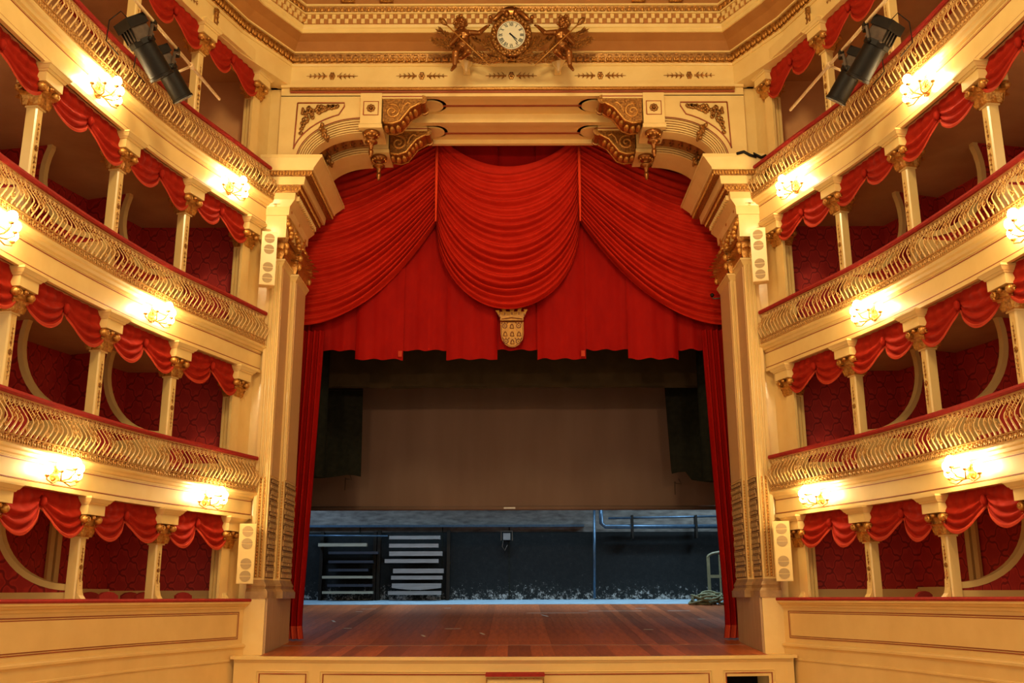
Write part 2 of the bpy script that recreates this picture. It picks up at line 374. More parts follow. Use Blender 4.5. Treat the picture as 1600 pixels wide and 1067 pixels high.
BD = -2.45
def side(sg):
    W = struct('wall_' + SIDE[sg], f'{SIDE[sg]} wall of the horseshoe house with curved tiers of red damask boxes', 'wall')
    SM = -0.12
    for k in range(4):
        zf = R[k] - 0.80; zt = B[k]
        # slab above this tier = next tier's floor
        if k < 3:
            z1 = R[k + 1] - 0.80
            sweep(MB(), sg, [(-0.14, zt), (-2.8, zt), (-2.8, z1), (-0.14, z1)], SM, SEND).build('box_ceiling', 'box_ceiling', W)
        # back wall
        red = 'damask' if k < 3 else 'gallery_wall'
        zd = R[k] + (0.14 if k == 0 else -0.12)
        if k < 3:
            sweep(MB(), sg, [(BD, zf), (BD - .06, zf), (BD - .06, zd), (BD, zd)], SM, SEND).build('box_dado', 'cream_dull', W)
            sweep(MB(), sg, [(BD - .005, zd), (BD - .06, zd), (BD - .06, zt + 0.02), (BD - .005, zt + 0.02)], SM, SEND).build('box_back_wall', red, W)
            sweep(MB(), sg, [(BD + .04, zd - 0.02), (BD - .02, zd - 0.02), (BD - .02, zd + 0.03), (BD + .04, zd + 0.03)], SM, SEND).build('dado_rail', 'cream', W)
        else:
            sweep(MB(), sg, [(-2.0, zf), (-2.06, zf), (-2.06, zt + 0.3), (-2.0, zt + 0.3)], SM, SEND).build('gallery_back_wall', red, W)
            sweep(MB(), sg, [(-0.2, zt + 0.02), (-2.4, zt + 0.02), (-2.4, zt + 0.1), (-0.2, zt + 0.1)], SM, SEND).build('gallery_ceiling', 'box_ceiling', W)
        # end wall of the box next to the stage
        xe0, xe1 = sorted((sg * 5.13, sg * 8.0))
        for nm, mt, za, zb in ((('box_end_dado', 'cream_dull', zf, zd), ('box_end_wall', red, zd, zt)) if k < 3 else (('gallery_end_wall', red, zf, zt + 0.1),)):
            MB().bx(xe0, xe1, 18.50, 18.60, za, zb).build(nm, mt, W)
        # fascia and cornice carrying the railing of the next tier
        if k < 3:
            Rn = R[k + 1]; fz = Rn - 0.80
            sweep(MB(), sg, [(-0.10, zt + 0.07), (-0.16, zt + 0.07), (-0.16, fz), (-0.10, fz)], SM, SEND).build('tier_fascia', 'cream', W)
            sweep(MB(), sg, [(-0.075, zt), (-0.16, zt), (-0.16, zt + 0.07), (-0.075, zt + 0.06)], SM, SEND).build('fascia_lower_band', 'cream', W)
            for zz in (zt + 0.072, fz - 0.03):
                sweep(MB(), sg, [(-0.094, zz), (-0.11, zz), (-0.11, zz + 0.013), (-0.094, zz + 0.013)], SM, SEND).build('fascia_line', 'red_line', W)
            o = Rn
            sweep(MB(), sg, [(-0.4, o - .80), (-.085, o - .80), (-.085, o - .775), (-.045, o - .765), (-.02, o - .73), (.02, o - .715), (.045, o - .69), (.045, o - .67), (-.4, o - .67)], SM, SEND).build('tier_cornice', 'cream', W)
            sweep(MB(), sg, [(-.02, o - .725), (-.05, o - .725), (-.05, o - .717), (-.02, o - .717)], SM, SEND).build('cornice_line', 'gold_dark', W)
        # partitions with a swept cut-out
        if k < 3:
            for i in (1, 2, 3):
                s = COLS[i]
                if k == 0 and i == 1: continue          # the two ground boxes by the stage are one
                if not seen(P(sg, s, -0.9, R[k] + 0.5), 160): continue
                z_b = R[k] + (0.19 if k == 0 else 0.13); rz = min(1.15, (zt - z_b) * 0.80); rx, cx, cz = 1.25, -0.36, z_b + rz
                arc = [(cx - rx * math.sin(a), cz - rz * math.cos(a)) for a in [PI * 0.62 * j / 16 for j in range(17)]]
                top = (arc[-1][0], zt)
                poly = arc + [top, (BD, zt), (BD, zd), (cx, zd)]
                M_ = Matrix.Translation(P(sg, s, 0)) @ Matrix.Rotation(RZ(sg, s), 4, 'Z')
                # d is local y; local x is the thickness
                zd2 = z_b - 0.10
                MB().prism([(-0.03, 0), (0.03, 0), (0.03, 1), (-0.03, 1)], lambda p, t: M_ @ Vector((p[0], cx if t == 0 else BD, zd2 + p[1] * (z_b - zd2))), 0, 1).build('partition_foot', 'damask', W)
                
                # split the polygon into quads between the arc and the back edge
                mb = MB(); n = len(arc)
                for sx_ in (-0.035, 0.035):
                    for j in range(n - 1):
                        a, c = arc[j], arc[j + 1]
                        mb.add([M_ @ Vector((sx_, a[0], a[1])), M_ @ Vector((sx_, c[0], c[1])), M_ @ Vector((sx_, BD, c[1])), M_ @ Vector((sx_, BD, a[1]))], [(0, 1, 2, 3)])
                    a = arc[-1]; mb.add([M_ @ Vector((sx_, a[0], a[1])), M_ @ Vector((sx_, a[0], zt)), M_ @ Vector((sx_, BD, zt)), M_ @ Vector((sx_, BD, a[1]))], [(0, 1, 2, 3)])
                pt = mb.build('box_partition', 'damask', W)
                MB().prism([(-0.035, 0), (0.035, 0), (0.035, 1), (-0.035, 1)], lambda p, t: M_ @ Vector((p[0], cx if t == 0 else BD, zf + p[1] * (zd2 - zf))), 0, 1).build('partition_dado', 'cream_dull', pt)
                mb = MB(); rows = []
                edge = arc + [top]
                for j, a in enumerate(edge):
                    p_ = Vector(edge[max(j - 1, 0)]); q_ = Vector(edge[min(j + 1, len(edge) - 1)]); t_ = (q_ - p_).normalized(); nn = Vector((-t_.y, t_.x))
                    if nn.dot(Vector((cx, cz)) - Vector(a)) < 0: nn = -nn
                    i0 = Vector(a) + nn * 0.012; o0 = Vector(a) - nn * 0.075
                    rows.append([M_ @ Vector((-0.05, *o0)), M_ @ Vector((-0.05, *i0)), M_ @ Vector((0.05, *i0)), M_ @ Vector((0.05, *o0))])
                mb.grid(rows).build('partition_edge', 'cream', pt)
        # doors at the back of the ground-tier boxes
    # cream door frame seen in the ground boxes
    for du in (0, 11):
        s = s_for_u(sg, 801.5 + sg * (717 + du), BD + 0.05, 0.4)
        MB().bx(-0.05, 0.05, -0.03, 0.03, R[0] - 0.8, B[0] - 0.1).build('box_door_jamb', 'cream_dull', place(thing_child('box_door_frame', W), P(sg, s, BD + 0.05, 0), RZ(sg, s)))
    # return wall between the last post and the proscenium
    sa = COLS[0]
    sweep(MB(), sg, [(-0.25, FLOOR), (-0.42, FLOOR), (-0.42, B[3] + 0.4), (-0.25, B[3] + 0.4)], -0.25, sa + 0.02).build('return_wall', 'cream_gloss', W)
    for k in range(4):
        z0 = R[k] + 0.0 if k else R[0]
        z1 = B[k] - 0.26
        sweep(MB(), sg, [(-0.21, z0), (-0.26, z0), (-0.26, z1), (-0.21, z1)], 0.30, 0.55).build('return_strip', 'cream_gloss', W)
    # ground parapet
    prof = [(-0.30, -0.055), (0.075, -0.055), (0.075, -0.085), (0.05, -0.10), (0.03, -0.125), (0.0, -0.14), (-0.01, -0.175), (-0.03, -0.18), (-0.03, -0.77), (0.02, -0.785), (0.035, -0.80), (0.035, -0.83), (0.01, -0.85), (0.0, -0.87), (0.0, -1.02), (0.02, -1.03), (0.02, -1.055), (0.0, -1.06), (0.03, FLOOR), (-0.30, FLOOR)]
    sweep(MB(), sg, prof, -0.02, SEND).build('ground_parapet', 'cream_dull', W)
    for (za, zb) in ((-0.245, -0.232), (-0.275, -0.262), (-0.665, -0.652), (-0.695, -0.682)):
        sweep(MB(), sg, [(-0.022, za), (-0.04, za), (-0.04, zb), (-0.022, zb)], 0.16 if za in (-0.245, -0.695) else 0.20, SEND).build('panel_line', 'red_line', W)
    sweep(MB(), sg, [(-0.015, -0.652), (-0.04, -0.652), (-0.04, -0.275), (-0.015, -0.275)], 0.22, SEND).build('parapet_panel', 'cream_dull', W)
    for s0, z0, z1 in ((0.155, -0.695, -0.232), (0.195, -0.665, -0.262)):
        sweep(MB(), sg, [(-0.022, z0), (-0.04, z0), (-0.04, z1), (-0.022, z1)], s0, s0 + 0.014).build('panel_line', 'red_line', W)
    # house wall between the parapet and the stage
    x0, x1 = sorted((sg * 4.55, sg * 7.6))
    MB().bx(x0, x1, 18.62, 18.8, FLOOR, 10.9).build('stage_side_wall', 'cream_gloss', W)
    return W
def thing_child(name, parent):
    o = bpy.data.objects.new(name, None); C.objects.link(o); o.parent = parent; o.empty_display_size = 0.05; return o
for sg in (-1, 1): side(sg)

# ground tier red velvet ledge
for sg in (-1, 1):
    o = sweep(MB(), sg, [(-0.30, -0.05), (0.085, -0.055), (0.095, -0.03), (0.08, -0.005), (-0.30, 0.0)], -0.03, SEND).build('parapet_ledge', 'rail_velvet')
    tag(o, f'red velvet ledge along the ground tier parapet on the {SIDE[sg]}', 'ledge')

# ---- entablature and cornice round the top of the house
PATH = []
for s in srange(1.3, SEND, 0.45)[::-1]:
    q = P(-1, s, -0.08); PATH.append(Vector((q.x, q.y)))
PATH += [Vector((-4.57, 18.5)), Vector((4.57, 18.5))]
for s in srange(1.3, SEND, 0.45):
    q = P(1, s, -0.08); PATH.append(Vector((q.x, q.y)))
def path_n():
    out = []
    for i, p in enumerate(PATH):
        def nrm(a, b): t = (b - a).normalized(); return Vector((t.y, -t.x))
        n0 = nrm(PATH[i - 1], p) if i else None; n1 = nrm(p, PATH[i + 1]) if i < len(PATH) - 1 else None
        n0 = n0 or n1; n1 = n1 or n0
        b_ = (n0 + n1); out.append(b_ / (1 + n0.dot(n1)))
    return out
PN = path_n()
def sweep_path(prof):
    mb = MB(); k = len(prof)
    vs = [(*(p + n * d), z) for p, n in zip(PATH, PN) for d, z in prof]
    fs = [(i * k + j, i * k + (j + 1) % k, (i + 1) * k + (j + 1) % k, (i + 1) * k + j) for i in range(len(PATH) - 1) for j in range(k)]
    return mb.add(vs, fs)
def along_path(d, step, off=0.0):             # points with heading along the offset path
    pp = [p + n * d for p, n in zip(PATH, PN)]; out = []
    for a, b_ in zip(pp, pp[1:]):
        L = (b_ - a).length; n = max(1, int(round(L / step))); t = (b_ - a).normalized()
        for i in range(n):
            out.append((a.lerp(b_, (i + 0.5 + off) / n), math.atan2(-t.y, -t.x), L / n / step))
    return out                                # rz makes local y point to the house
T1 = struct('trim_1', 'cream and gilt entablature running round the top of the house', 'cornice')
sweep_path([(0, 10.22), (-0.3, 10.22), (-0.3, 10.66), (0, 10.66)]).build('frieze', 'cream', T1)
sweep_path([(0.02, 10.66), (-0.2, 10.66), (-0.2, 10.72), (0.06, 10.72), (0.05, 10.69)]).build('architrave_moulding', 'cream', T1)
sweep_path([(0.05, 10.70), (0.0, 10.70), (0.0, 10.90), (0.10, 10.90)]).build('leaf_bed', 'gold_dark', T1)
sweep_path([(0.14, 10.90), (0.0, 10.90), (0.0, 10.945), (0.14, 10.945)]).build('fillet', 'cream', T1)
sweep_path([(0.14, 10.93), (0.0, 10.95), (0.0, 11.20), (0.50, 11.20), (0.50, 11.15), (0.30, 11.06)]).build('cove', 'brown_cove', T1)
sweep_path([(0.51, 11.14), (0.40, 11.14), (0.40, 11.30), (0.55, 11.30), (0.54, 11.24), (0.51, 11.22)]).build('fillet', 'cream', T1)
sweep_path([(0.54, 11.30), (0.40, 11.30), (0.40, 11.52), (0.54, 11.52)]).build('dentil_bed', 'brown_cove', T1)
sweep_path([(0.60, 11.52), (0.40, 11.52), (0.40, 11.55), (0.60, 11.55)]).build('fillet', 'cream', T1)
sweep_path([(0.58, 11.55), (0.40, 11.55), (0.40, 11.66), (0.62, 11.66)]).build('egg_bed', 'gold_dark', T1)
sweep_path([(0.66, 11.66), (0.40, 11.66), (0.40, 11.70), (0.66, 11.70)]).build('fillet', 'cream', T1)
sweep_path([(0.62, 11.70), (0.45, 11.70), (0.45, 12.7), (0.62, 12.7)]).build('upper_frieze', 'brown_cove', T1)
for sg in (-1, 1):
    sweep(MB(), sg, [(0.0, 10.24), (-0.6, 10.24), (-0.6, 10.5), (0.0, 10.5)], -0.3, 2.2).build('frieze_soffit', 'cream', T1)
lm = MB()
lm.bx(-0.074, 0.074, -0.02, 0.02, 0, 0.03)
leafy(lm, Matrix.Translation((0, -0.015, 0.0)), 0.21, 0.125, 0.25)
for q in (-1, 1): lm.ball((q * 0.035, 0.045, 0.07), (0.028, 0.03, 0.05), 6, 4)
lm.ball((0, 0.06, 0.045), (0.022, 0.03, 0.035), 6, 4)
LEAF = lm.mesh('cornice_leaf', True); LEAF.materials.append(MAT['gold'])
dm = MB().bx(-0.072, 0.0, 0, 0.035, 0.105, 0.205).bx(0.0, 0.072, 0, 0.035, 0.005, 0.105)
DENT = dm.mesh('dentil'); DENT.materials.append(MAT['cream'])
em = MB().ball((0, 0.0, 0.05), (0.036, 0.03, 0.052), 8, 5)
for q in (-1, 1): em.tube([(q * 0.05, 0, 0.095), (q * 0.052, 0.02, 0.05), (q * 0.025, 0.015, 0.0)], 0.009, 4)
EGG = em.mesh('cornice_egg', True); EGG.materials.append(MAT['gold'])
for (p, rz, k) in along_path(0.05, 0.155):
    if seen((p.x, p.y, 10.8)): link('cornice_leaf', LEAF, T1, (p.x, p.y, 10.70), rz)
for (p, rz, k) in along_path(0.54, 0.165):
    if seen((p.x, p.y, 11.4)): link('dentil', DENT, T1, (p.x, p.y, 11.31), rz)
for (p, rz, k) in along_path(0.60, 0.135):
    if seen((p.x, p.y, 11.6)): link('cornice_egg', EGG, T1, (p.x, p.y, 11.555), rz)
# thorn branches on the frieze
for u in (520, 660, 800, 939, 1078):
    q = PX(u, 118, 18.49); o = link('thorn_branch', THORN, T1, (q.x, 18.495, 10.44), PI); o.scale = (1.06, 1.5, 1.5)
for sg in (-1, 1):
    for i in range(3):
        s = (COLS[i] + COLS[i + 1]) / 2 + (0.15 if i == 0 else 0)
        q = P(sg, s, -0.075, 10.44)
        if seen(q, 60):
            o = link('thorn_branch', THORN, T1, q, RZ(sg, s)); o.scale = (1.06, 1.5, 1.5)
    for i in range(4):
        q = P(sg, COLS[i] - 0.05, -0.06, 10.24)
        if not seen(q, 60): continue
        mb = MB()
        mb.tube([(0, 0, 0.40), (0, 0.03, 0.38), (0, 0.03, 0.05), (0, 0, 0.0)], [0.03, 0.05, 0.04, 0.012], 6)
        for j in range(6):
            mb.ball((0.02 * (-1) ** j, 0.05, 0.07 + 0.055 * j), (0.035, 0.03, 0.03), 6, 4)
        o = mb.build('frieze_pendant', 'gold_dark', T1, True); o.location = q; o.rotation_euler = (0, 0, RZ(sg, COLS[i]))
# scrolled brackets above the cornice
br = MB()
br.bx(-0.13, 0.13, 0, 0.06, 0, 0.5)
for q in (-0.1, 0, 0.1): br.tube([(q, 0.06, 0.5), (q, 0.10, 0.25), (q, 0.14, 0.06), (q, 0.10, 0.0), (q, 0.07, 0.04)], 0.035, 6)
BRK = br.mesh('cornice_bracket', True); BRK.materials.append(MAT['gold'])
for u in (546, 606, 998, 1056):
    q = PX(u, 8, 17.88); link('cornice_bracket', BRK, T1, (q.x, 17.88, 11.74), PI)
# corner rosettes of the dentil band
for sg in (-1, 1):
    q = PX(801.5 + sg * 328, 38, 17.95)
    o = MB().lathe([(0.08, 0), (0.07, 0.03), (0.035, 0.035), (0.03, 0.05), (0.0, 0.05)], 12, Matrix.Rotation(PI / 2, 4, 'X')).build('corner_rosette', 'gold', T1, True); o.location = (q.x, 17.93, 11.40)

ce = struct('ceiling', 'painted plaster ceiling over the house above the cornice', 'ceiling')
MB().bx(-9, 9, 5.0, 19.0, 12.7, 12.9).build('ceiling_plaster', 'brown_cove', ce)

# ---- proscenium
WP = struct('wall_front', 'cream and gilt proscenium wall framing the stage opening', 'wall')
def sx2(sg, a, b_): return sorted((sg * a, sg * b_))
def el(cx, cz, rx, rz, n=18, a0=0.0, a1=PI / 2):      # quarter arch from springing (left) to crown
    return [(cx + rx * math.cos(a0 + (a1 - a0) * i / n), cz + rz * math.sin(a0 + (a1 - a0) * i / n)) for i in range(n + 1)]
ACX, ACZ = 3.06, 8.55
# lintel
MB().bx(-4.75, 4.75, 18.5, 18.62, 9.98, 10.24).build('lintel', 'cream', WP)
MB().bx(-4.75, 4.75, 18.44, 18.52, 10.16, 10.22).build('lintel_band', 'cream', WP)
MB().tube([(-4.56, 18.44, 10.12), (4.56, 18.44, 10.12)], 0.035, 8).build('lintel_bead', 'gold', WP, True)
MB().bx(-4.56, 4.56, 18.46, 18.5, 10.05, 10.085).build('lintel_line', 'red_line', WP)
MB().bx(-4.75, 4.75, 18.62, 19.35, 10.02, 10.2).build('soffit_panel', 'cream_dull', WP)
MB().bx(-4.75, 4.75, 19.35, 19.50, 9.82, 10.2).build('soffit_beam', 'cream', WP)
MB().bx(-4.75, 4.75, 19.50, 20.25, 9.86, 10.2).build('soffit_panel', 'cream_dull', WP)
MB().bx(-4.75, 4.75, 20.25, 20.35, 9.76, 10.2).build('soffit_beam', 'cream', WP)
for y0, z0 in ((18.95, 10.0), (19.9, 9.84)):
    MB().bx(-2.0, 2.0, y0, y0 + 0.05, z0, z0 + 0.02).build('soffit_line', 'red_line', WP)
for sg in (-1, 1):
    # scalloped ends of the soffit panels
    for y0, z0, xe in ((18.72, 9.99, 1.72), (19.6, 9.83, 1.75)):
        mb = MB(); 
        for rr, dz in ((0.34, 0.03), (0.27, 0.0)):
            mb.lathe([(rr, 0), (rr, 0.04)], 20, Matrix.Translation((sg * xe, y0 + 0.25, z0 + dz)) @ Matrix.Diagonal((1, 0.9, 1, 1)))
        mb.build('soffit_roundel', 'cream', WP)
    # spandrel above the arch (solid from front to the second arch)
    arc = el(ACX, ACZ, 1.04, 0.62)
    mb = MB(); zt = 10.0
    pts_a = [(4.75, ACZ)] + arc + [(ACX - 0.4, ACZ + 0.62)]
    def strip(y0, y1, arc_, ztop, xo):
        m_ = MB(); a = [(xo, ACZ)] + arc_
        for y in (y0, y1):
            for i in range(len(a) - 1):
                m_.add([(sg * a[i][0], y, a[i][1]), (sg * a[i + 1][0], y, a[i + 1][1]), (sg * a[i + 1][0], y, ztop), (sg * a[i][0], y, ztop)], [(0, 1, 2, 3)])
        for i in range(1, len(a) - 1):
            m_.add([(sg * a[i][0], y0, a[i][1]), (sg * a[i + 1][0], y0, a[i + 1][1]), (sg * a[i + 1][0], y1, a[i + 1][1]), (sg * a[i][0], y1, a[i][1])], [(0, 1, 2, 3)])
        return m_
    strip(18.5, 18.82, arc, 10.0, 4.75).build('spandrel', 'cream', WP)
    strip(18.82, 19.45, el(ACX, ACZ, 1.16, 0.76), 10.0, 4.75).build('arch_soffit', 'brown_cove', WP)
    strip(19.45, 20.2, el(ACX, ACZ, 1.0, 0.60), 10.0, 4.75).build('rear_spandrel', 'cream', WP)
    # archivolt: thin dark tubes painted as shadow lines between ribs, red line outside
    for y_, base, dr in ((18.49, 1.04, (0.02, 0.065, 0.11, 0.155, 0.20, 0.245)), (19.44, 1.0, (0.02, 0.065, 0.11, 0.155))):
        for r_ in dr:
            a = el(ACX, ACZ, base + r_, (0.62 if base > 1.02 else 0.60) + r_ * 1.2, 22)
            MB().tube([(sg * x, y_, z) for x, z in a], 0.009, 5).build('archivolt_shade_line', 'gold_dark', WP, True)
        a = el(ACX, ACZ, base + dr[-1] + 0.03, 0.62 + dr[-1] * 1.2 + 0.03, 22)
        MB().tube([(sg * x, y_, z) for x, z in a], 0.011, 5).build('archivolt_line', 'red_line', WP, True)
    # gilt fret in the recessed soffit of the arch
    for i in range(9):
        a = PI / 2 * (i + 0.5) / 9; x = ACX + 1.13 * math.cos(a); z = ACZ + 0.73 * math.sin(a)
        o = MB().bx(-0.05, 0.05, -0.2, -0.1, -0.02, 0.02).bx(-0.05, 0.05, 0.1, 0.2, -0.02, 0.02).bx(-0.02, 0.02, -0.2, 0.2, -0.02, 0.02).build('arch_fret', 'gold_dark', WP)
        o.location = (sg * x, 19.12, z); o.rotation_euler = (0, sg * (PI / 2 - a), 0)
    # leaf clasps over the archivolts
    for y_, bx_, bz_, ang in ((18.48, 1.17, 0.78, 0.86), (19.42, 1.10, 0.72, 0.70)):
        x = ACX + bx_ * math.cos(ang); z = ACZ + bz_ * math.sin(ang)
        mb = MB(); mb.ball((0, 0, 0), (0.055, 0.12, 0.21), 10, 8)
        for j in range(5): mb.ball((0.035 * (-1) ** j, -0.09, -0.15 + 0.075 * j), (0.045, 0.06, 0.05), 6, 5)
        o = mb.build('arch_clasp', 'gold_dark', WP, True); o.location = (sg * x, y_, z); o.rotation_euler = (0, sg * 0.42, 0)
    # triangular floral panel in the spandrel
    tri = [(4.40, 9.83), (3.44, 9.83), (3.44, 9.75)] + [(ACX + 1.42 * math.cos(a), ACZ + 1.08 * math.sin(a)) for a in [1.22 - 0.98 * j / 10 for j in range(11)]] + [(4.43, 8.86)]
    MB().tube([(sg * x, 18.49, z) for x, z in tri + tri[:1]], 0.014, 5).build('spandrel_frame', 'red_line', WP, True)
    mb = MB(); rnd = random.Random(3)
    for j in range(80):
        t = rnd.random(); 
        x = 4.30 - 0.75 * t ** 1.4; z = 9.76 - (0.62 * (1 - t) ** 1.6 * rnd.random()) - 0.03 * rnd.random()
        if ((x - ACX) / 1.44) ** 2 + ((z - ACZ) / 1.10) ** 2 < 1.02: z = 9.76
        mb.ball((sg * x, 18.48, z), (0.05 * rnd.uniform(.6, 1), 0.035, 0.042), 6, 5)
    mb.build('spandrel_flowers', 'gold_dark', WP, True)
    # keystone blocks, pendants and scroll consoles
    for y_, dz in ((18.36, 0.0), (19.56, 0.02)):
        xa, xb = sx2(sg, 3.09, 2.66)
        zb = 9.20 + dz; zt_ = 9.98 if y_ < 19 else 9.86
        MB().bx(xa, xb, y_, y_ + 0.75, zb + 0.10, zt_).frus((xa, xb, y_, y_ + 0.75, zb + 0.10), (xa - 0.02, xb + 0.02, y_ - 0.02, y_ + 0.75, zb + 0.08)).bx(xa - 0.02, xb + 0.02, y_ - 0.02, y_ + 0.75, zb, zb + 0.08).build('keystone_block', 'cream', WP)
        xc = (xa + xb) / 2; zc = (zb + 0.1 + zt_) / 2
        q = 0.15
        fr = MB().tube([(xc - q, y_, zc - q), (xc + q, y_, zc - q), (xc + q, y_, zc + q), (xc - q, y_, zc + q), (xc - q, y_, zc - q)], 0.012, 4).build('keystone_frame', 'red_line', WP)
        mb = MB()
        for j in range(8): mb.ball((0.058 * math.cos(j * PI / 4), -0.005, 0.058 * math.sin(j * PI / 4)), (0.035, 0.022, 0.035), 6, 4)
        mb.ball((0, -0.02, 0), 0.03, 6, 4); o = mb.build('keystone_rosette', 'gold_dark', WP, True); o.location = (xc, y_, zc)
        pr = [(0.02, 0), (0.165, 0), (0.175, -0.04), (0.15, -0.09), (0.09, -0.12), (0.055, -0.15), (0.06, -0.17), (0.125, -0.20), (0.13, -0.225), (0.07, -0.26), (0.05, -0.29), (0.04, -0.36), (0.03, -0.38), (0.05, -0.40), (0.055, -0.43), (0.035, -0.50), (0.02, -0.545), (0.004, -0.55)]
        o = MB().lathe(pr, 18).build('pendant', 'bronze', WP, True); o.location = (xc, y_ + 0.2, zb)
        mb = MB()
        for j in range(12): mb.ball((0.14 * math.cos(j * PI / 6), 0.14 * math.sin(j * PI / 6), -0.09), 0.026, 6, 4)
        mb.build('pendant_beads', 'gold', o, True)
        # console: cream cap, gold S-scroll body
        zt2 = zt_ - 0.02
        cons = [(0, 0), (0.80, 0), (0.80, -0.05), (0.70, -0.14), (0.56, -0.22), (0.46, -0.36), (0.36, -0.50), (0.20, -0.56), (0.0, -0.50)]
        mb = MB().prism(cons, lambda p, t: Vector((sg * (2.64 - p[0]), y_ + 0.06 + t * 0.5, zt2 - 0.08 + p[1])), 0, 1)
        co = mb.build('console', 'gold_dark', WP)
        for y2 in (y_ + 0.06, y_ + 0.56):
            mb = MB()
            spiral = [(2.64 - 0.19 + 0.17 * (1 - t * 0.85) * math.cos(2 * PI * 1.6 * t + 1.2), zt2 - 0.36 + 0.17 * (1 - t * 0.85) * math.sin(2 * PI * 1.6 * t + 1.2)) for t in [j / 22 for j in range(23)]]
            mb.tube([(sg * x, y2, z) for x, z in spiral], 0.025, 5)
            mb.tube([(sg * (2.64 - x), y2, zt2 - 0.08 + z) for x, z in [(0.03, -0.52), (0.2, -0.545), (0.35, -0.49), (0.45, -0.35), (0.56, -0.2), (0.7, -0.12), (0.8, -0.06)]], 0.028, 5)
            mb.tube([(sg * (2.64 - x), y2, zt2 - 0.1 + z) for x, z in [(0.38, -0.28), (0.42, -0.14), (0.5, -0.06), (0.58, -0.1)]], 0.02, 5)
            mb.build('console_scroll', 'gold', co, True)
        mb = MB()
        for j in range(7):
            t = j / 6; x, z = [(0.06, -0.55), (0.18, -0.58), (0.30, -0.55), (0.40, -0.45), (0.47, -0.34), (0.54, -0.25), (0.64, -0.19)][j]
            mb.ball((sg * (2.64 - x), y_ + 0.3, zt2 - 0.08 + z), (0.055, 0.16, 0.05), 8, 5)
        mb.build('console_leaves', 'gold', co, True)
        xa, xb = sx2(sg, 2.66, 1.84)
        MB().bx(xa, xb, y_ + 0.03, y_ + 0.60, zt2 - 0.085, zt2 + 0.02).build('console_cap', 'cream', co)
        MB().bx(xa, xb, y_ + 0.02, y_ + 0.04, zt2 - 0.055, zt2 - 0.035).build('console_line', 'red_line', co)
        MB().lathe([(0.135, 0), (0.135, 0.05), (0.10, 0.06), (0.10, 0.52), (0.135, 0.53), (0.135, 0.58)], 18, Matrix.Translation((sg * 1.84, y_ + 0.05, zt2 - 0.10)) @ Matrix.Diagonal((0.72, 0.9, 0.72, 1)) @ Matrix.Rotation(-PI / 2, 4, 'X')).build('console_roll', 'gold_dark', co, True, angle=40)
    # impost entablature on the pier
    def lay(z0, p0, z1, p1, fr=0.35):
        def q(p, z):
            xa, xb = sx2(sg, 5.02, 4.53 - p); return (xa, xb, 18.5 - fr * p - 0.02, 20.2 + p, z)
        return MB().frus(q(p0, z0), q(p1, z1))
    IMP = thing_child('impost_entablature', WP)
    for nm, mt, a in (('architrave', 'cream', (6.86, 0.05, 7.36, 0.05)), ('architrave', 'cream', (7.36, 0.09, 7.54, 0.10)), ('bed_moulding', 'cream', (7.54, 0.10, 7.68, 0.20)),
                      ('dentil_course', 'cream_dull', (7.68, 0.20, 7.82, 0.21)), ('gilt_band', 'gold_dark', (7.82, 0.26, 7.97, 0.33)), ('corona', 'cream', (7.97, 0.38, 8.14, 0.40)),
                      ('gilt_band', 'gold_dark', (8.14, 0.50, 8.25, 0.53)), ('corona', 'cream', (8.25, 0.56, 8.30, 0.57)), ('cymatium', 'cream', (8.30, 0.57, 8.50, 0.72)), ('cymatium_fillet', 'cream', (8.50, 0.74, 8.56, 0.74))):
        lay(*a).build(nm, mt, IMP)
    for j in range(17):
        y_ = 18.55 + j * 0.105
        xa, xb = sx2(sg, 4.34, 4.27); MB().bx(xa, xb, y_, y_ + 0.055, 7.70, 7.80).build('dentil', 'cream', IMP)
    # beads on the gilt bands
    for (z_, p_, st) in ((7.90, 0.30, 0.075), (8.20, 0.52, 0.06)):
        mb = MB(); y_ = 18.42
        while y_ < 20.2 + p_:
            mb.ball((sg * (4.53 - p_), y_, z_), (0.022, 0.026, 0.05), 6, 4); y_ += st
        x_ = 4.53 - p_
        while x_ < 4.95:
            mb.ball((sg * x_, 18.48 - 0.35 * p_, z_), (0.026, 0.022, 0.05), 6, 4); x_ += st
        tag(mb.build('band_beads', 'gold', IMP, True), kind='stuff')
    # cross ornament and gilt acanthus on the architrave
    xa, xb = sx2(sg, 4.80, 4.62); MB().bx(xa, xb, 18.43, 18.47, 7.58, 7.66).bx(min(sg*4.735, sg*4.685), max(sg*4.735, sg*4.685), 18.43, 18.47, 7.54, 7.76).build('cross_relief', 'cream', IMP)
    for y_, hh in ((18.62, 0.60), (19.35, 0.60), (20.0, 0.5)):
        mb = MB()
        for j in range(9):
            t = j / 8; mb.ball((sg * (4.46 - 0.05 * math.sin(t * 6)), y_ + 0.07 * math.sin(t * 9), 6.90 + hh * t), (0.06, 0.085, 0.06), 7, 5)
        mb.build('architrave_acanthus', 'gold', IMP, True)
    # two pilasters, one behind the other
    for (ya, yb, xin, ztop) in ((18.5, 19.23, 4.525, 6.44), (19.23, 20.2, 4.41, 6.36)):
        xo = 4.80 if ya < 19 else 4.90
        PIL = thing_child('pilaster', WP)
        xa, xb = sx2(sg, xo, xin)
        z0 = 0.32
        MB().bx(xa, xb, ya, yb, z0, ztop).build('pilaster_shaft', 'cream_dull', PIL)
        # fluted front
        n = 3 if ya < 19 else 1
        for j in range(n):
            x_ = 4.575 + 0.07 * j if ya < 19 else xin + 0.05
            MB().tube([(sg * x_, ya - 0.005, z0 + 0.05), (sg * x_, ya - 0.005, ztop - 0.12)], 0.022, 8).build('pilaster_reed', 'cream_gloss', PIL, True)
        # ribbed upper side panel
        xs0, xs1 = sx2(sg, xin + 0.01, xin - 0.012)
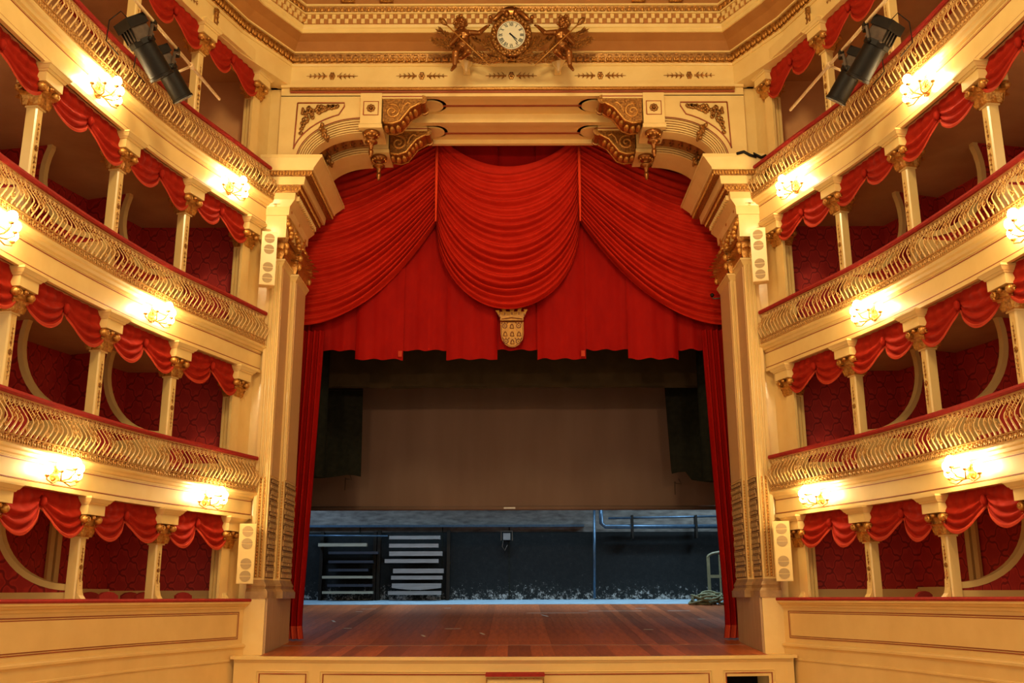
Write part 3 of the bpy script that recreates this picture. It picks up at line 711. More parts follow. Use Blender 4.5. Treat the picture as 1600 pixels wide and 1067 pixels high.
        MB().bx(xs0, xs1, ya + 0.07, yb - 0.05, 2.22, ztop - 0.14).build('ribbed_panel', 'ribbed_panel', PIL)
        # fretwork on the lower shaft
        mb = MB(); xs0, xs1 = sx2(sg, xin + 0.005, xin - 0.03)
        z_ = z0 + 0.06; r_ = random.Random(5)
        row = 0
        while z_ < 2.10:
            y_ = ya + 0.08 + (0.055 if row % 2 else 0)
            while y_ < yb - 0.12:
                mb.bx(xs0, xs1, y_, y_ + 0.06, z_ + 0.012 * (row % 3), z_ + 0.075); y_ += 0.11
            mb.bx(xs0, xs1, ya + 0.07, yb - 0.06, z_ + 0.085, z_ + 0.097)
            z_ += 0.10; row += 1
        tag(mb.build('fretwork', 'fret_gold', PIL), kind='stuff')
        MB().bx(*sx2(sg, xin + 0.005, xin - 0.006), ya + 0.06, yb - 0.05, z0 + 0.04, 2.18).build('fretwork_ground', 'fret_ground', PIL)
        # small beaded chains on the front face of the lower shaft
        for x_ in ((4.60, 4.68) if ya < 19 else (4.45,)):
            mb = MB(); z_ = z0 + 0.08
            while z_ < 2.2: mb.ball((sg * x_, ya - 0.01, z_), (0.022, 0.02, 0.03), 6, 4); z_ += 0.055
            tag(mb.build('bead_chain', 'gold', PIL, True), kind='stuff')
        # cap moulding and base
        for (a0, a1, za, zb) in ((0.0, 0.06, ztop - 0.14, ztop - 0.04), (0.07, 0.07, ztop - 0.04, ztop)):
            q0 = sx2(sg, xo, xin - a0); q1 = sx2(sg, xo, xin - a1)
            MB().frus((*q0, ya - a0, yb, za), (*q1, ya - a1, yb, zb)).build('pilaster_cap', 'cream', PIL)
        bs = MB()
        for (pa, za, pb, zb) in ((0.10, 0.0, 0.10, 0.12), (0.09, 0.12, 0.06, 0.17), (0.04, 0.17, 0.05, 0.22), (0.06, 0.22, 0.03, 0.28), (0.02, 0.28, 0.01, 0.33)):
            bs.frus((*sx2(sg, xo + 0.02, xin - pa), ya - pa, yb + 0.02, za), (*sx2(sg, xo + 0.02, xin - pb), ya - pb, yb + 0.02, zb))
        bs.build('pilaster_base', 'base_bronze', PIL)
        # capital
        cap = MB(); zt3 = 6.84
        cap.frus((*sx2(sg, xo, xin + 0.0), ya, yb, ztop), (*sx2(sg, xo, xin - 0.07), ya - 0.07, yb, zt3 - 0.06))
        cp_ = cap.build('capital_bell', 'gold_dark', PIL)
        MB().frus((*sx2(sg, xo, xin - 0.10), ya - 0.10, yb, zt3 - 0.07), (*sx2(sg, xo, xin - 0.14), ya - 0.14, yb + 0.05, zt3 + 0.02)).build('capital_abacus', 'gold_dark', PIL)
        lv = MB(); ny = 4
        hcap = zt3 - ztop
        for tier in (0, 1):
            for j in range(ny + tier):
                y_ = ya + (yb - ya) * (j + 0.5 - 0.5 * tier) / ny
                M_ = Matrix.Translation((sg * (xin - 0.01 - 0.03 * tier), y_, ztop + 0.02 + tier * hcap * 0.38)) @ Matrix.Rotation(sg * PI / 2, 4, 'Z')
                leafy(lv, M_, hcap * 0.58, 0.21, 0.6)
            for j in range(2):
                x_ = xin + 0.06 + 0.13 * j
                M_ = Matrix.Translation((sg * x_, ya - 0.01 - 0.03 * tier, ztop + 0.02 + tier * hcap * 0.38)) @ Matrix.Rotation(PI, 4, 'Z')
                leafy(lv, M_, hcap * 0.58, 0.15, 0.6)
        for (x_, y_) in ((xin - 0.08, ya - 0.06), (xin - 0.08, yb - 0.05)):
            lv.ball((sg * x_, y_, zt3 - 0.14), (0.06, 0.06, 0.075), 8, 6); lv.ball((sg * (x_ + 0.01), y_ + 0.02, ztop + 0.16), (0.05, 0.05, 0.08), 8, 6)
        lv.build('capital_leaves', 'gold', PIL, True)
    # plinth box at the foot, front painted cream, sides grey
    xa, xb = sx2(sg, 4.85, 4.46)
    zs = -0.97
    pl = MB().bx(xa, xb, 18.42, 18.45, zs, 0.0).build('plinth_front', 'cream_gloss', WP)
    xa, xb = sx2(sg, 4.85, 4.40)
    MB().frus((*sx2(sg, 4.85, 4.42), 18.45, 20.35, zs), (*sx2(sg, 4.85, 4.42), 18.45, 20.35, 0.0)).build('plinth_side', 'plinth_grey', WP)
    # stage side of the front wall, above and outside the opening
    xa, xb = sx2(sg, 4.78, 9.2)
    MB().bx(xa, xb, 18.8, 20.2, FLOOR, 13.0).build('front_wall_core', 'cream_dull', WP)
MB().bx(-9.2, 9.2, 18.62, 20.3, 10.2, 13.0).build('front_wall_core', 'cream_dull', WP)

# ---- stage house
WS = struct('wall_back', 'black painted rear wall of the stage with chipped white patches', 'wall')
YB = 31.5; ZB = -0.06; ZS = -0.966; Y0 = 17.95
def zstage(y): return ZS + (ZB - ZS) * max(0, (y - 18.4)) / (YB - 18.4)
o = MB().bx(-9, 9, YB, YB + 0.3, 0.0, 2.05).build('black_lower_wall', 'back_wall_black', WS); o.location = (0, 0, ZB)
q0 = PX(800, 821, YB).z
MB().bx(-9, 9, YB + 0.05, YB + 0.4, 1.7, 9.0).build('concrete_upper_wall', 'concrete', WS)
MB().bx(-9, 2.2, YB - 0.12, YB + 0.05, q0 - 0.05, q0 + 0.02).build('wall_ledge', 'steel_pipe', WS)
for u, y_ in ((560, 0.0), (690, 0.0), (795, 0.0), (928, 0.0)):
    q = PX(u, 880, YB)
    MB().bx(q.x - 0.015, q.x + 0.015, YB - 0.012, YB, ZB, q0).build('wall_panel_joint', 'black_cloth', WS)
WSD = struct('wall_stage', 'dark side walls and roof of the stage house', 'wall')
for sg in (-1, 1):
    MB().bx(*sx2(sg, 9.0, 9.2), 20.2, YB + 0.4, -2, 14).build('stage_house_side', 'black_cloth', WSD)
MB().bx(-9.2, 9.2, 20.2, YB + 0.4, 13.8, 14).build('stage_house_roof', 'black_cloth', WSD)
MB().bx(-9.2, 9.2, YB + 0.35, YB + 0.5, -2, 14).build('stage_house_rear', 'black_cloth', WSD)

# stage floor boards
FS = struct('floor_stage', 'raked wooden stage floor of worn reddish brown boards', 'floor')
def yfront(x): return 18.02 - 0.42 * (1 - (x / 4.8) ** 2) if abs(x) < 4.8 else 18.02
pw = 0.205
ymid = 19.75
bm_ = MB().frus((-pw / 2 + 0.0012, pw / 2 - 0.0012, ymid + 0.006, YB, -0.05), (-pw / 2 + 0.0012, pw / 2 - 0.0012, ymid + 0.006, YB, 0))
for i, p in enumerate(bm_.v): p.z += zstage(p.y)
BOARD = bm_.mesh('stage_board'); BOARD.materials.append(MAT['stage_board'])
nb = 31
for i in range(-nb, nb + 1):
    x = i * pw
    link('stage_board', BOARD, FS, (x, 0, 0))
    if abs(x) < 4.42:
        yf = yfront(x)
        f_ = MB().frus((-pw / 2 + 0.001, pw / 2 - 0.001, yf, ymid, -0.05), (-pw / 2 + 0.001, pw / 2 - 0.001, yf, ymid, 0))
        for p in f_.v: p.z += zstage(p.y)
        o = f_.build('stage_board', 'stage_board', FS); o.location = (x, 0, 0)
rs_ = MB().bx(-7.5, 7.5, 29.7, YB, 0.001, 0.006)  # cool light along the back of the stage, painted as a pale strip
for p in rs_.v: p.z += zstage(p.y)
rs_.build('rear_floor_glow', 'rear_glow_paint', FS)
sub = MB().bx(-9, 9, 18.45, YB + 0.3, -0.2, -0.06)
for p in sub.v: p.z += zstage(p.y)
sub.build('stage_subfloor', 'chair_wood', FS)
o = MB().bx(-4.4, 4.4, ymid - 0.02, ymid + 0.02, zstage(ymid) - 0.001, zstage(ymid) + 0.004).build('setting_line', 'batten_grey', FS)

# stage apron front
AP = struct('trim_2', 'cream panelled front of the stage apron below the boards', 'stage front')
xs = [-4.84 + 9.68 * i / 24 for i in range(25)]
def apron(mb, off0, off1, z0, z1, x0=-4.84, x1=4.84, n=24):
    xs_ = [x0 + (x1 - x0) * i / n for i in range(n + 1)]
    rows = [[(x, yfront(x) - off0, z0) for x in xs_], [(x, yfront(x) - off0, z1) for x in xs_], [(x, yfront(x) + off1, z1) for x in xs_], [(x, yfront(x) + off1, z0) for x in xs_], [(x, yfront(x) - off0, z0) for x in xs_]]
    mb.grid(rows)
    for x in (x0, x1): mb.add([(x, yfront(x) - off0, z0), (x, yfront(x) - off0, z1), (x, yfront(x) + off1, z1), (x, yfront(x) + off1, z0)], [(0, 1, 2, 3)])
    return mb
apron(MB(), 0.0, 0.08, FLOOR, ZS - 0.05, -4.84, 3.62).build('apron_front', 'cream_dull', AP)
apron(MB(), 0.0, 0.08, FLOOR, ZS - 0.05, 4.38, 4.84, 4).build('apron_front', 'cream_dull', AP)
apron(MB(), 0.0, 0.08, ZS - 0.34, ZS - 0.05, 3.62, 4.38, 4).build('apron_front', 'cream_dull', AP)
apron(MB(), 0.05, 0.12, ZS - 0.055, ZS + 0.002).build('stage_nosing', 'cream_gloss', AP)
apron(MB(), 0.02, 0.03, ZS - 0.09, ZS - 0.055).build('nosing_moulding', 'cream_dull', AP)
for (u0, u1) in ((401, 484), (503, 1107), (1126, 1208)):
    a = PX(u0, 1048, 18.0).x; c = PX(u1, 1048, 18.0).x
    for ins in (0.0, 0.045):
        x0, x1 = a + ins, c - ins
        zt_ = ZS - 0.24 - ins
        n = max(2, int((x1 - x0) / 0.4)); xs_ = [x0 + (x1 - x0) * i / n for i in range(n + 1)]
        pth = [(x0, yfront(x0) - 0.004, FLOOR + 0.1)] + [(x, yfront(x) - 0.004, zt_) for x in xs_] + [(x1, yfront(x1) - 0.004, FLOOR + 0.1)]
        MB().tube(pth, 0.012, 4).build('apron_panel_line', 'red_line' if ins else 'cream', AP)
# dark opening at the right of the apron
hx0, hx1 = 3.62, 4.38
MB().bx(hx0, hx1, 18.8, 18.85, FLOOR, ZS - 0.3).build('hatch_back', 'black_cloth', AP)
MB().bx(hx0, hx1, 17.98, 18.8, ZS - 0.345, ZS - 0.34).build('hatch_ceiling', 'black_cloth', AP)
MB().bx(hx1, hx1 + 0.02, 17.98, 18.8, FLOOR, ZS - 0.3).build('hatch_side', 'cream_dull', AP)
# solid sides of the apron so that nothing shows beneath the stage
for sg in (-1, 1):
    MB().bx(*sx2(sg, 4.40, 9.0), 18.42, 18.62, FLOOR, ZS - 0.02).build('apron_return', 'cream_dull', AP)
    MB().bx(*sx2(sg, 4.40, 4.9), 17.98, 18.5, ZS - 0.05, ZS).build('stage_corner_board', 'cream_dull', AP)
# ================================================================== THINGS
# ---- house curtain pelmet with swags
YV = 21.15
VAL = thing('house_pelmet', 'great red velvet pelmet with draped swags across the proscenium opening', 'curtain', (0, YV, 5.0))
VO = (0, YV, 5.0)
edges = [(466, 503, 1), (485, 556, 0), (554, 629, 1), (627, 699, 0), (697, 777, 1), (769, 841, 0), (840, 916, 1), (909, 984, 0), (982, 1061, 1), (1055, 1124, 0), (1112, 1140, 1)]
for i, (u0, u1, front) in enumerate(edges):
    yb = 561 if front else 547
    if i in (0, 10): yb = 563
    Yp = YV + (0.0 if front else 0.10)
    if i in (0, 10): Yp = YV + 0.16
    a = PX(u0, yb, Yp); c = PX(u1, yb, Yp); zb = a.z; n = 20; ztop = 10.3
    rows = []
    for j in range(n + 1):
        t = j / n; x = a.x + (c.x - a.x) * t
        col = []
        for k in range(9):
            v = k / 8; z = zb + 0.02 * math.sin(t * 15 + i) + (ztop - zb) * (1 - v)
            wv = (0.018 * math.sin(t * 2 * PI * 2.2 + i * 1.3) + 0.010 * math.sin(t * 2 * PI * 4.7 + i * 2)) * (0.3 + 0.7 * v)
            col.append((x, Yp + wv + (0.05 * (1 - min(1, min(t, 1 - t) * 9)) if front else 0), z))
        rows.append(col)
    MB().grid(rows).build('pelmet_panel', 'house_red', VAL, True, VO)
# centre swag between the two cords
cl, cr = PX(681.5, 345, YV - 0.2), PX(907, 345, YV - 0.2)
zc = cl.z; zt = 10.35; zbot = PX(797, 484, YV - 0.25).z
def swag_center():
    rows = []; nv, nu = 150, 56
    nf = 19
    for i in range(nv + 1):
        v = i / nv; za = zt + (zc - zt) * v; sag = 0.80 + (zc - zbot - 0.80) * v; row = []
        for j in range(nu + 1):
            u = -1 + 2 * j / nu
            x = (cl.x + cr.x) / 2 + (cr.x - cl.x) / 2 * u
            prof = max(0.0, 1 - u * u) ** (0.95 - 0.45 * v)
            wob = 0.10 * math.sin(u * 2.2 + v * 7) * (1 - abs(u)) * v * (1 - v)
            z = za - sag * prof + wob
            ph = 2 * PI * nf * (v ** 1.15) + 1.3 * math.sin(u * 1.7 + 1 + 2 * v) + 0.6 * math.sin(3.3 * u) + 0.9 * math.sin(13 * v)
            amp = (0.045 + 0.085 * v) * (0.45 + 0.55 * math.cos(u * PI / 2)) * (1 + 0.35 * math.sin(v * 31 + u * 2)) * (1 if v > 0.1 else v * 10)
            fold = math.sin(ph); fold = math.copysign(abs(fold) ** 0.7, fold)
            y = YV - 0.16 - 0.10 * v * (1 - u * u) - amp * fold
            row.append((x, y, z))
        rows.append(row)
    return MB().grid(rows)
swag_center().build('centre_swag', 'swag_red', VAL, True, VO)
def swag_side(sg):
    rows = []; nv, nu = 150, 56; nf = 20
    p0 = cl if sg < 0 else cr
    xo = PX(801.5 + sg * 334, 500, YV - 0.12).x
    zo1 = PX(475, 508, YV - 0.12).z; zo0 = PX(475, 285, YV).z
    for i in range(nv + 1):
        v = i / nv; za = zt + (zc - zt) * v; zo = zo0 + (zo1 - zo0) * v; row = []
        for j in range(nu + 1):
            u = j / nu; x = p0.x + (xo - p0.x) * u
            g = 1 - (1 - u) ** (1.6 + 0.25 * v)
            z = za + (zo - za) * g - 0.10 * v * math.sin(PI * u)
            ph = 2 * PI * nf * (v ** 1.1) + 1.6 * math.sin(u * 2.0 + 0.3 + sg) + 0.7 * math.sin(6 * u + 3 * v) + 0.8 * math.sin(11 * v)
            amp = (0.045 + 0.08 * v) * (1 + 0.35 * math.sin(v * 27 + u * 3)) * (0.45 + 0.55 * math.sin(PI * min(1, u + 0.18))) * (1 if v > 0.1 else v * 10)
            fold = math.sin(ph); fold = math.copysign(abs(fold) ** 0.7, fold)
            row.append((x, YV - 0.12 - 0.10 * v * math.sin(PI * u * 0.9) - amp * fold, z))
        rows.append(row)
    return MB().grid(rows)
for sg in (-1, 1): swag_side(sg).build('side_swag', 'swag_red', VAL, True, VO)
for p_ in (cl, cr):
    MB().tube([(p_.x, YV - 0.30, 10.3), (p_.x, YV - 0.27, 9.2), (p_.x, YV - 0.26, zc - 0.03)], [0.035, 0.035, 0.02], 6).build('swag_cord', 'cord_red', VAL, True, VO)
for u, y_ in ((625, 553), (911, 553)):
    q = PX(u, y_, YV - 0.02); MB().bx(q.x - 0.04, q.x + 0.04, YV - 0.04, YV - 0.03, q.z - 0.06, q.z + 0.07).build('lining_tab', 'fringe_red', VAL, False, VO)
# gilt municipal crest on the pelmet
q = PX(800, 543, YV - 0.06)
CR = thing('pelmet_crest', 'gilt heraldic shield with mural crown on the red pelmet', 'crest', (q.x, YV - 0.06, q.z))
kx = 40 / 405 * 4 * YV / 6000; kz = 40 / 405 * 3.875 * 6414 / 6000 ** 2 * YV       # metres per crop pixel (11.2 px per photo px)
kx = 1 / 11.23 * 4 * YV / 5990; kz = 1 / 11.23 * 3.875 * 6414 / 5990 ** 2 * YV
def cp(x, y): return ((x - 515) * kx, (875 - y) * kz)
sh = [cp(315, 440), cp(715, 440), cp(718, 640), cp(700, 740), cp(640, 830), cp(575, 868), cp(520, 876), cp(460, 866), cp(395, 828), cp(340, 745), cp(318, 640)]
MB().prism(sh, lambda p, t: Vector((p[0], -0.05 * t, p[1])), 0, 1).build('shield', 'crest_gold', CR)
MB().tube([(p[0] * 0.93, -0.052, 0.02 + p[1] * 0.95) for p in sh + sh[:1]], 0.006, 4).build('shield_border', 'crest_line', CR)
def bell(cx, cy):
    a = [cp(cx - 30, cy + 35), cp(cx + 32, cy + 35), cp(cx + 24, cy - 5), cp(cx + 8, cy - 38), cp(cx - 6, cy - 38), cp(cx - 24, cy - 5)]
    return MB().tube([(p[0], -0.055, p[1]) for p in a + a[:1]], 0.011, 5)
for (cx, cy) in ((512, 515), (397, 650), (517, 650), (637, 650), (522, 787)):
    bell(cx, cy).build('bell_charge', 'crest_line', CR)
for (cx, cy) in ((388, 508), (632, 505), (410, 775), (625, 778)):
    x, z = cp(cx, cy); mb = MB(); ring = [(x + 0.048 * math.cos(a), -0.055, z + 0.05 * math.sin(a)) for a in [2 * PI * j / 12 for j in range(13)]]
    mb.tube(ring, 0.012, 5); mb.ball((x, -0.056, z), 0.014, 6, 4)
    for q_ in (-1, 0, 1): mb.tube([(x + q_ * 0.05, -0.055, z + 0.045), (x + q_ * 0.075, -0.055, z + 0.08)], 0.009, 4)
    mb.build('wreath_charge', 'crest_line', CR)
# mural crown
band = [cp(310, 415), cp(715, 415), cp(718, 355), cp(620, 335), cp(515, 328), cp(410, 335), cp(312, 360)]
MB().prism(band, lambda p, t: Vector((p[0], -0.07 * t, p[1])), 0, 1).build('crown_band', 'crest_gold', CR)
MB().tube([(*[cp(330, 395)[0]], -0.075, cp(0, 395)[1]), (cp(515, 375)[0], -0.08, cp(0, 372)[1]), (cp(700, 395)[0], -0.075, cp(0, 395)[1])], 0.012, 5).build('crown_rim', 'crest_line', CR)
for (xb, xt, yb, yt, ww) in ((325, 262, 355, 235, 22), (405, 372, 340, 205, 30), (515, 515, 330, 200, 34), (622, 652, 340, 190, 30), (705, 755, 350, 220, 22)):
    po = [cp(xb - ww, yb), cp(xb + ww, yb), cp(xt + ww, yt + 18), cp(xt + ww + 10, yt + 18), cp(xt + ww + 10, yt), cp(xt - ww - 10, yt), cp(xt - ww - 10, yt + 18), cp(xt - ww, yt + 18)]
    tw = MB().prism(po, lambda p, t: Vector((p[0], -0.06 * t, p[1])), 0, 1).build('crown_tower', 'crest_gold', CR)
    xm, zm = cp((xb + xt) / 2, (yb + yt) / 2 + 30)
    MB().bx(xm - 0.012, xm + 0.012, -0.066, -0.06, zm - 0.03, zm + 0.03).build('tower_window', 'crest_line', tw)
po = [cp(330, 345), cp(700, 345), cp(720, 255), cp(300, 255)]
MB().prism(po, lambda p, t: Vector((p[0], -0.035 * t, p[1])), 0, 1).build('crown_wall', 'crest_gold', CR)

# ---- tormentor curtains beside the opening
for sg in (-1, 1):
    YL = 20.75
    top_in = PX(801.5 + sg * 302, 562, YL).x; bot_in = PX(801.5 + sg * 316, 900, YL).x
    zt_ = 5.6; zb = zstage(YL) + 0.02
    rows = []; nu, nv = 48, 26
    for i in range(nv + 1):
        v = i / nv; z = zt_ + (zb - zt_) * v; row = []
        for j in range(nu + 1):
            u = j / nu
            xi = PX(801.5 + sg * 303, 700, YL).x + (PX(801.5 + sg * 317, 700, YL).x - PX(801.5 + sg * 303, 700, YL).x) * min(1, v * 1.05)
            fl_ = max(0, (v - 0.95) / 0.05); xi -= sg * 0.07 * fl_
            x = xi + sg * 0.85 * u
            row.append((x, YL + 0.07 * math.sin(u * 2 * PI * 7 + 0.4 * math.sin(v * 3)) - 0.12 * fl_, z))
        rows.append(row)
    tc = thing('tormentor_curtain', f'narrow red curtain hanging at the {SIDE[sg]} edge of the stage opening', 'curtain', (sg * 4.0, YL, zb))
    MB().grid(rows).build('curtain_cloth', 'house_red', tc, True, (sg * 4.0, YL, zb))
    k = 25; rows2 = [[(x - sg * 0.004 * (i > 0), y - 0.015, z) for (x, y, z) in r] for i, r in enumerate(rows[k:])]
    MB().grid(rows2).build('curtain_fringe', 'fringe_red', tc, True, (sg * 4.0, YL, zb))

# ---- box railings
PROF = [(-0.01, -0.055), (-0.005, -0.13), (0.025, -0.19), (0.085, -0.27), (0.135, -0.345), (0.145, -0.385), (0.12, -0.44), (0.065, -0.53), (0.035, -0.60), (0.04, -0.67)]
bal = MB().tube([(0.012 * math.sin(i * 0.9), d, z) for i, (d, z) in enumerate(PROF)], [0.006, 0.006, 0.007, 0.007, 0.008, 0.010, 0.013, 0.014, 0.012, 0.010], 5)
BAL = bal.mesh('baluster', True); BAL.materials.append(MAT['rail_gold'])
def ring(mb, c, r, rt, n=10, sq=False):
    m_ = 4 if sq else n
    return mb.tube([(c[0] + r * math.cos(2 * PI * j / m_), c[1], c[2] + r * 1.15 * math.sin(2 * PI * j / m_)) for j in range(m_ + 1)], rt, 4, False)
tp = MB(); ring(tp, (0, 0.0, -0.135), 0.048, 0.008); ring(tp, (0.006, 0.0, -0.135), 0.022, 0.007, 8)
TOPS = tp.mesh('top_scroll', True); TOPS.materials.append(MAT['rail_gold'])
bt = MB(); ring(bt, (-0.0, 0.045, -0.625), 0.036, 0.012); bt.ball((0.045, 0.05, -0.605), (0.018, 0.016, 0.03), 6, 4); bt.tube([(0.045, 0.05, -0.56), (0.03, 0.06, -0.53), (0.045, 0.065, -0.50)], 0.008, 4); bt.ball((0, 0.05, -0.625), 0.014, 6, 4)
BOTS = bt.mesh('bottom_scroll', True); BOTS.materials.append(MAT['rail_ornament'])
lt = MB()
for dx in (-0.028, 0.028): ring(lt, (dx, 0.112, -0.31), 0.030, 0.006, sq=True)
ring(lt, (0, 0.06, -0.235), 0.030, 0.006, sq=True); ring(lt, (0, 0.145, -0.385), 0.030, 0.006, sq=True)
LATT = lt.mesh('lattice_diamond'); LATT.materials.append(MAT['rail_ornament'])
rs = MB()
for j in range(5): rs.ball((0.022 * math.cos(j * 1.257), 0.108, -0.47 + 0.026 * math.sin(j * 1.257)), (0.015, 0.012, 0.015), 5, 4)
rs.tube([(0, 0.125, -0.44), (0, 0.145, -0.40)], 0.006, 4)
ROSE = rs.mesh('rail_rosette', True); ROSE.materials.append(MAT['rail_ornament'])
SP = 0.112
for sg in (-1, 1):
    for k in (1, 2, 3):
        base = P(sg, 0, 0, R[k] - 0.67)
        rl = thing('box_railing', f'gilt bulging balustrade with red velvet handrail along the {TIER[k]} on the {SIDE[sg]}', 'railing', base, 0, 'gilt tier balustrades')
        hr = sweep(MB(), sg, [(-0.22, R[k] - 0.05), (0.045, R[k] - 0.075), (0.062, R[k] - 0.045), (0.05, R[k] - 0.008), (0.02, R[k]), (-0.20, R[k])], -0.03, SEND)
        hr.build('handrail', 'rail_velvet', rl, False, base)
        sweep(MB(), sg, [(0.005, R[k] - 0.09), (-0.02, R[k] - 0.09), (-0.02, R[k] - 0.06), (0.005, R[k] - 0.06)], -0.02, SEND).build('top_bar', 'rail_gold', rl, False, base)
        sweep(MB(), sg, [(0.07, R[k] - 0.575), (0.05, R[k] - 0.575), (0.05, R[k] - 0.562), (0.07, R[k] - 0.562)], -0.02, SEND).build('lower_bar', 'rail_ornament', rl, False, base)
        sweep(MB(), sg, [(0.055, R[k] - 0.672), (0.0, R[k] - 0.672), (0.0, R[k] - 0.655), (0.055, R[k] - 0.655)], -0.02, SEND).build('bottom_bar', 'rail_ornament', rl, False, base)
        i = 0; s = 0.03
        while s < SEND - 0.1:
            q = P(sg, s, 0, R[k])
            if seen(q + Vector((0, 0, -0.35)), 60):
                rz = RZ(sg, s); lq = q - base; q2 = P(sg, s + SP / 2, 0, R[k]) - base
                link('baluster', BAL, rl, lq, rz); link('top_scroll', TOPS, rl, q2, rz); link('bottom_scroll', BOTS, rl, lq, rz)
                if i % 4 in (0, 1): link('lattice_diamond', LATT, rl, q2, rz)
                elif i % 4 == 2: link('rail_rosette', ROSE, rl, q2, rz)
            i += 1; s += SP

# ---- columns
def box_capital():
    mb = MB(); mb.frus((-0.095, 0.095, -0.095, 0.095, 0), (-0.12, 0.12, -0.12, 0.12, 0.26))
    for a in range(4):
        Mr = Matrix.Rotation(a * PI / 2, 4, 'Z')
        for x_ in (-0.06, 0.06): leafy(mb, Mr @ Matrix.Translation((x_, 0.085, 0.0)), 0.17, 0.10, 0.5)
        leafy(mb, Mr @ Matrix.Translation((0, 0.10, 0.10)), 0.15, 0.09, 0.5)
        Mc = Mr @ Matrix.Translation((0.125, 0.125, 0.21)); mb.ball(Mc.translation, (0.05, 0.05, 0.055), 8, 6)
        sp_ = [Mr @ Vector((0.10 + 0.045 * (1 - t) * math.cos(9 * t), 0.16, 0.20 + 0.045 * (1 - t) * math.sin(9 * t))) for t in [j / 12 for j in range(13)]]
        mb.tube(sp_, 0.014, 5)
        mb.ball((Mr @ Vector((0, 0.15, 0.235))), (0.03, 0.03, 0.03), 6, 5)
    return mb
CAPM = box_capital().mesh('capital', True); CAPM.materials.append(MAT['gold'])
ib = MB().bx(-0.155, 0.155, -0.16, 0.20, 0, 0.13).frus((-0.165, 0.165, -0.17, 0.215, 0.13), (-0.175, 0.175, -0.18, 0.23, 0.155)).frus((-0.18, 0.18, -0.18, 0.24, 0.155), (-0.205, 0.205, -0.2, 0.27, 0.20)).bx(-0.21, 0.21, -0.2, 0.275, 0.20, 0.225)
IMPM = ib.mesh('impost_block'); IMPM.materials.append(MAT['cream'])
ftm = MB().prism([(0.09, 0.85), (0.09, 1.10), (0.10, 0.98), (0.125, 0.90), (0.17, 0.85)], lambda p, t: Vector((-0.06 + 0.12 * t, p[0], p[1])), 0, 1)
FOOTM = ftm.mesh('column_foot'); FOOTM.materials.append(MAT['cream_gloss'])
for sg in (-1, 1):
    for k in range(4):
        for i, s in enumerate(COLS[:5]):
            zb = R[k] - 0.80; H = B[k] - zb
            q = P(sg, s, COLD, zb)
            if not (seen(q + Vector((0, 0, H * 0.6)), 40) or seen(q + Vector((0, 0, H - 0.3)), 40)): continue
            desc = 'engaged post' if i == 0 else 'post'
            c = thing('box_column', f'cream {desc} with gilt leafy capital, {ORD[i]}, {TIER[k]} on the {SIDE[sg]}', 'column', q, RZ(sg, s), 'posts between the boxes')
            hw = 0.078
            sh_ = MB().prism([(-hw, -hw), (-hw + .0, hw - .02), (-hw + .02, hw), (hw - .02, hw), (hw, hw - .02), (hw, -hw)], lambda p, t: Vector((p[0], p[1], t)), 0, H - 0.50)
            sh_.bx(-0.095, 0.095, -0.095, 0.095, H - 0.58, H - 0.555)
            if i == 0: sh_.bx(-0.10, 0.10, -0.14, -0.09, 0, H - 0.2)
            sh_.build('column_shaft', 'cream_gloss', c)
            o = link('capital', CAPM, c, (0, 0, H - 0.555)); o.scale = (1.32, 1.32, 1.15); o = link('impost_block', IMPM, c, (0, 0, H - 0.25)); o.scale = (1.32, 1.2, 1.12)
            o = link('column_inlay', THORN_COL, c, (0, hw + 0.002, 0.80 + (H - 1.30) * 0.48))
            L = (H - 1.30) * 0.66; o.rotation_euler = (0, PI / 2, 0); o.scale = (L, 0.9, 0.62)
            if k == 0: link('column_foot', FOOTM, c, (0, 0, -0.05))

# ---- box swags
def swag_mesh(sg, k, i, rnd):
    s0, s1 = COLS[i] + 0.10, COLS[i + 1] - 0.10
    L = s1 - s0; nu, nv = 40, 18; ztop = B[k] + 0.0
    dA = rnd.uniform(0.34, 0.42); dB = rnd.uniform(0.34, 0.42); mid = rnd.uniform(0.46, 0.54); dm_ = rnd.uniform(0.20, 0.27); s1a, s2a = rnd.uniform(0.24, 0.30), rnd.uniform(0.24, 0.30)
    if k == 0: dm_ -= 0.02
    if k == 3: dA += 0.08; dB += 0.08; s1a += 0.06; s2a += 0.06; dm_ += 0.05
    rows = []; edge = []
    for j in range(nu + 1):
        u = j / nu
        if u < mid: t = u / mid; base = dA + (dm_ - dA) * t; sag = s1a
        else: t = (u - mid) / (1 - mid); base = dm_ + (dB - dm_) * t; sag = s2a
        dep = base + sag * math.sin(PI * t) ** 0.8
        cinch = math.exp(-((u - mid) / 0.05) ** 2)
        col = []
        for q in range(nv + 1):
            v = q / nv
            amp = 0.030 * math.sin(PI * t) + 0.006
            fold = amp * math.sin(2 * PI * (3.2 * v ** 1.5)) * min(1, v * 2.5)
            pleat = 0.014 * math.sin(u * 2 * PI * 9 + v * 2) * (1 - v)
            d = -0.20 + fold + pleat + 0.05 * v * math.sin(PI * t) - 0.05 * cinch * v
            col.append(P(sg, s0 + L * u, d, ztop - dep * v))
        rows.append(col); edge.append((s0 + L * u, dep, t, cinch))
    cloth = MB().grid(rows)
    fr = []
    for (s, dep, t, ci) in edge:
        d = -0.195 + 0.05 * math.sin(PI * t) - 0.05 * ci
        fr.append([P(sg, s, d + 0.014, ztop - dep + 0.022), P(sg, s, d + 0.026, ztop - dep - 0.005), P(sg, s, d + 0.022, ztop - dep - 0.032)])
    fringe = MB().grid(fr)
    kn = P(sg, s0 + L * mid, -0.19, ztop - dm_ * 0.8)
    return cloth, fringe, kn
rnd = random.Random(11)
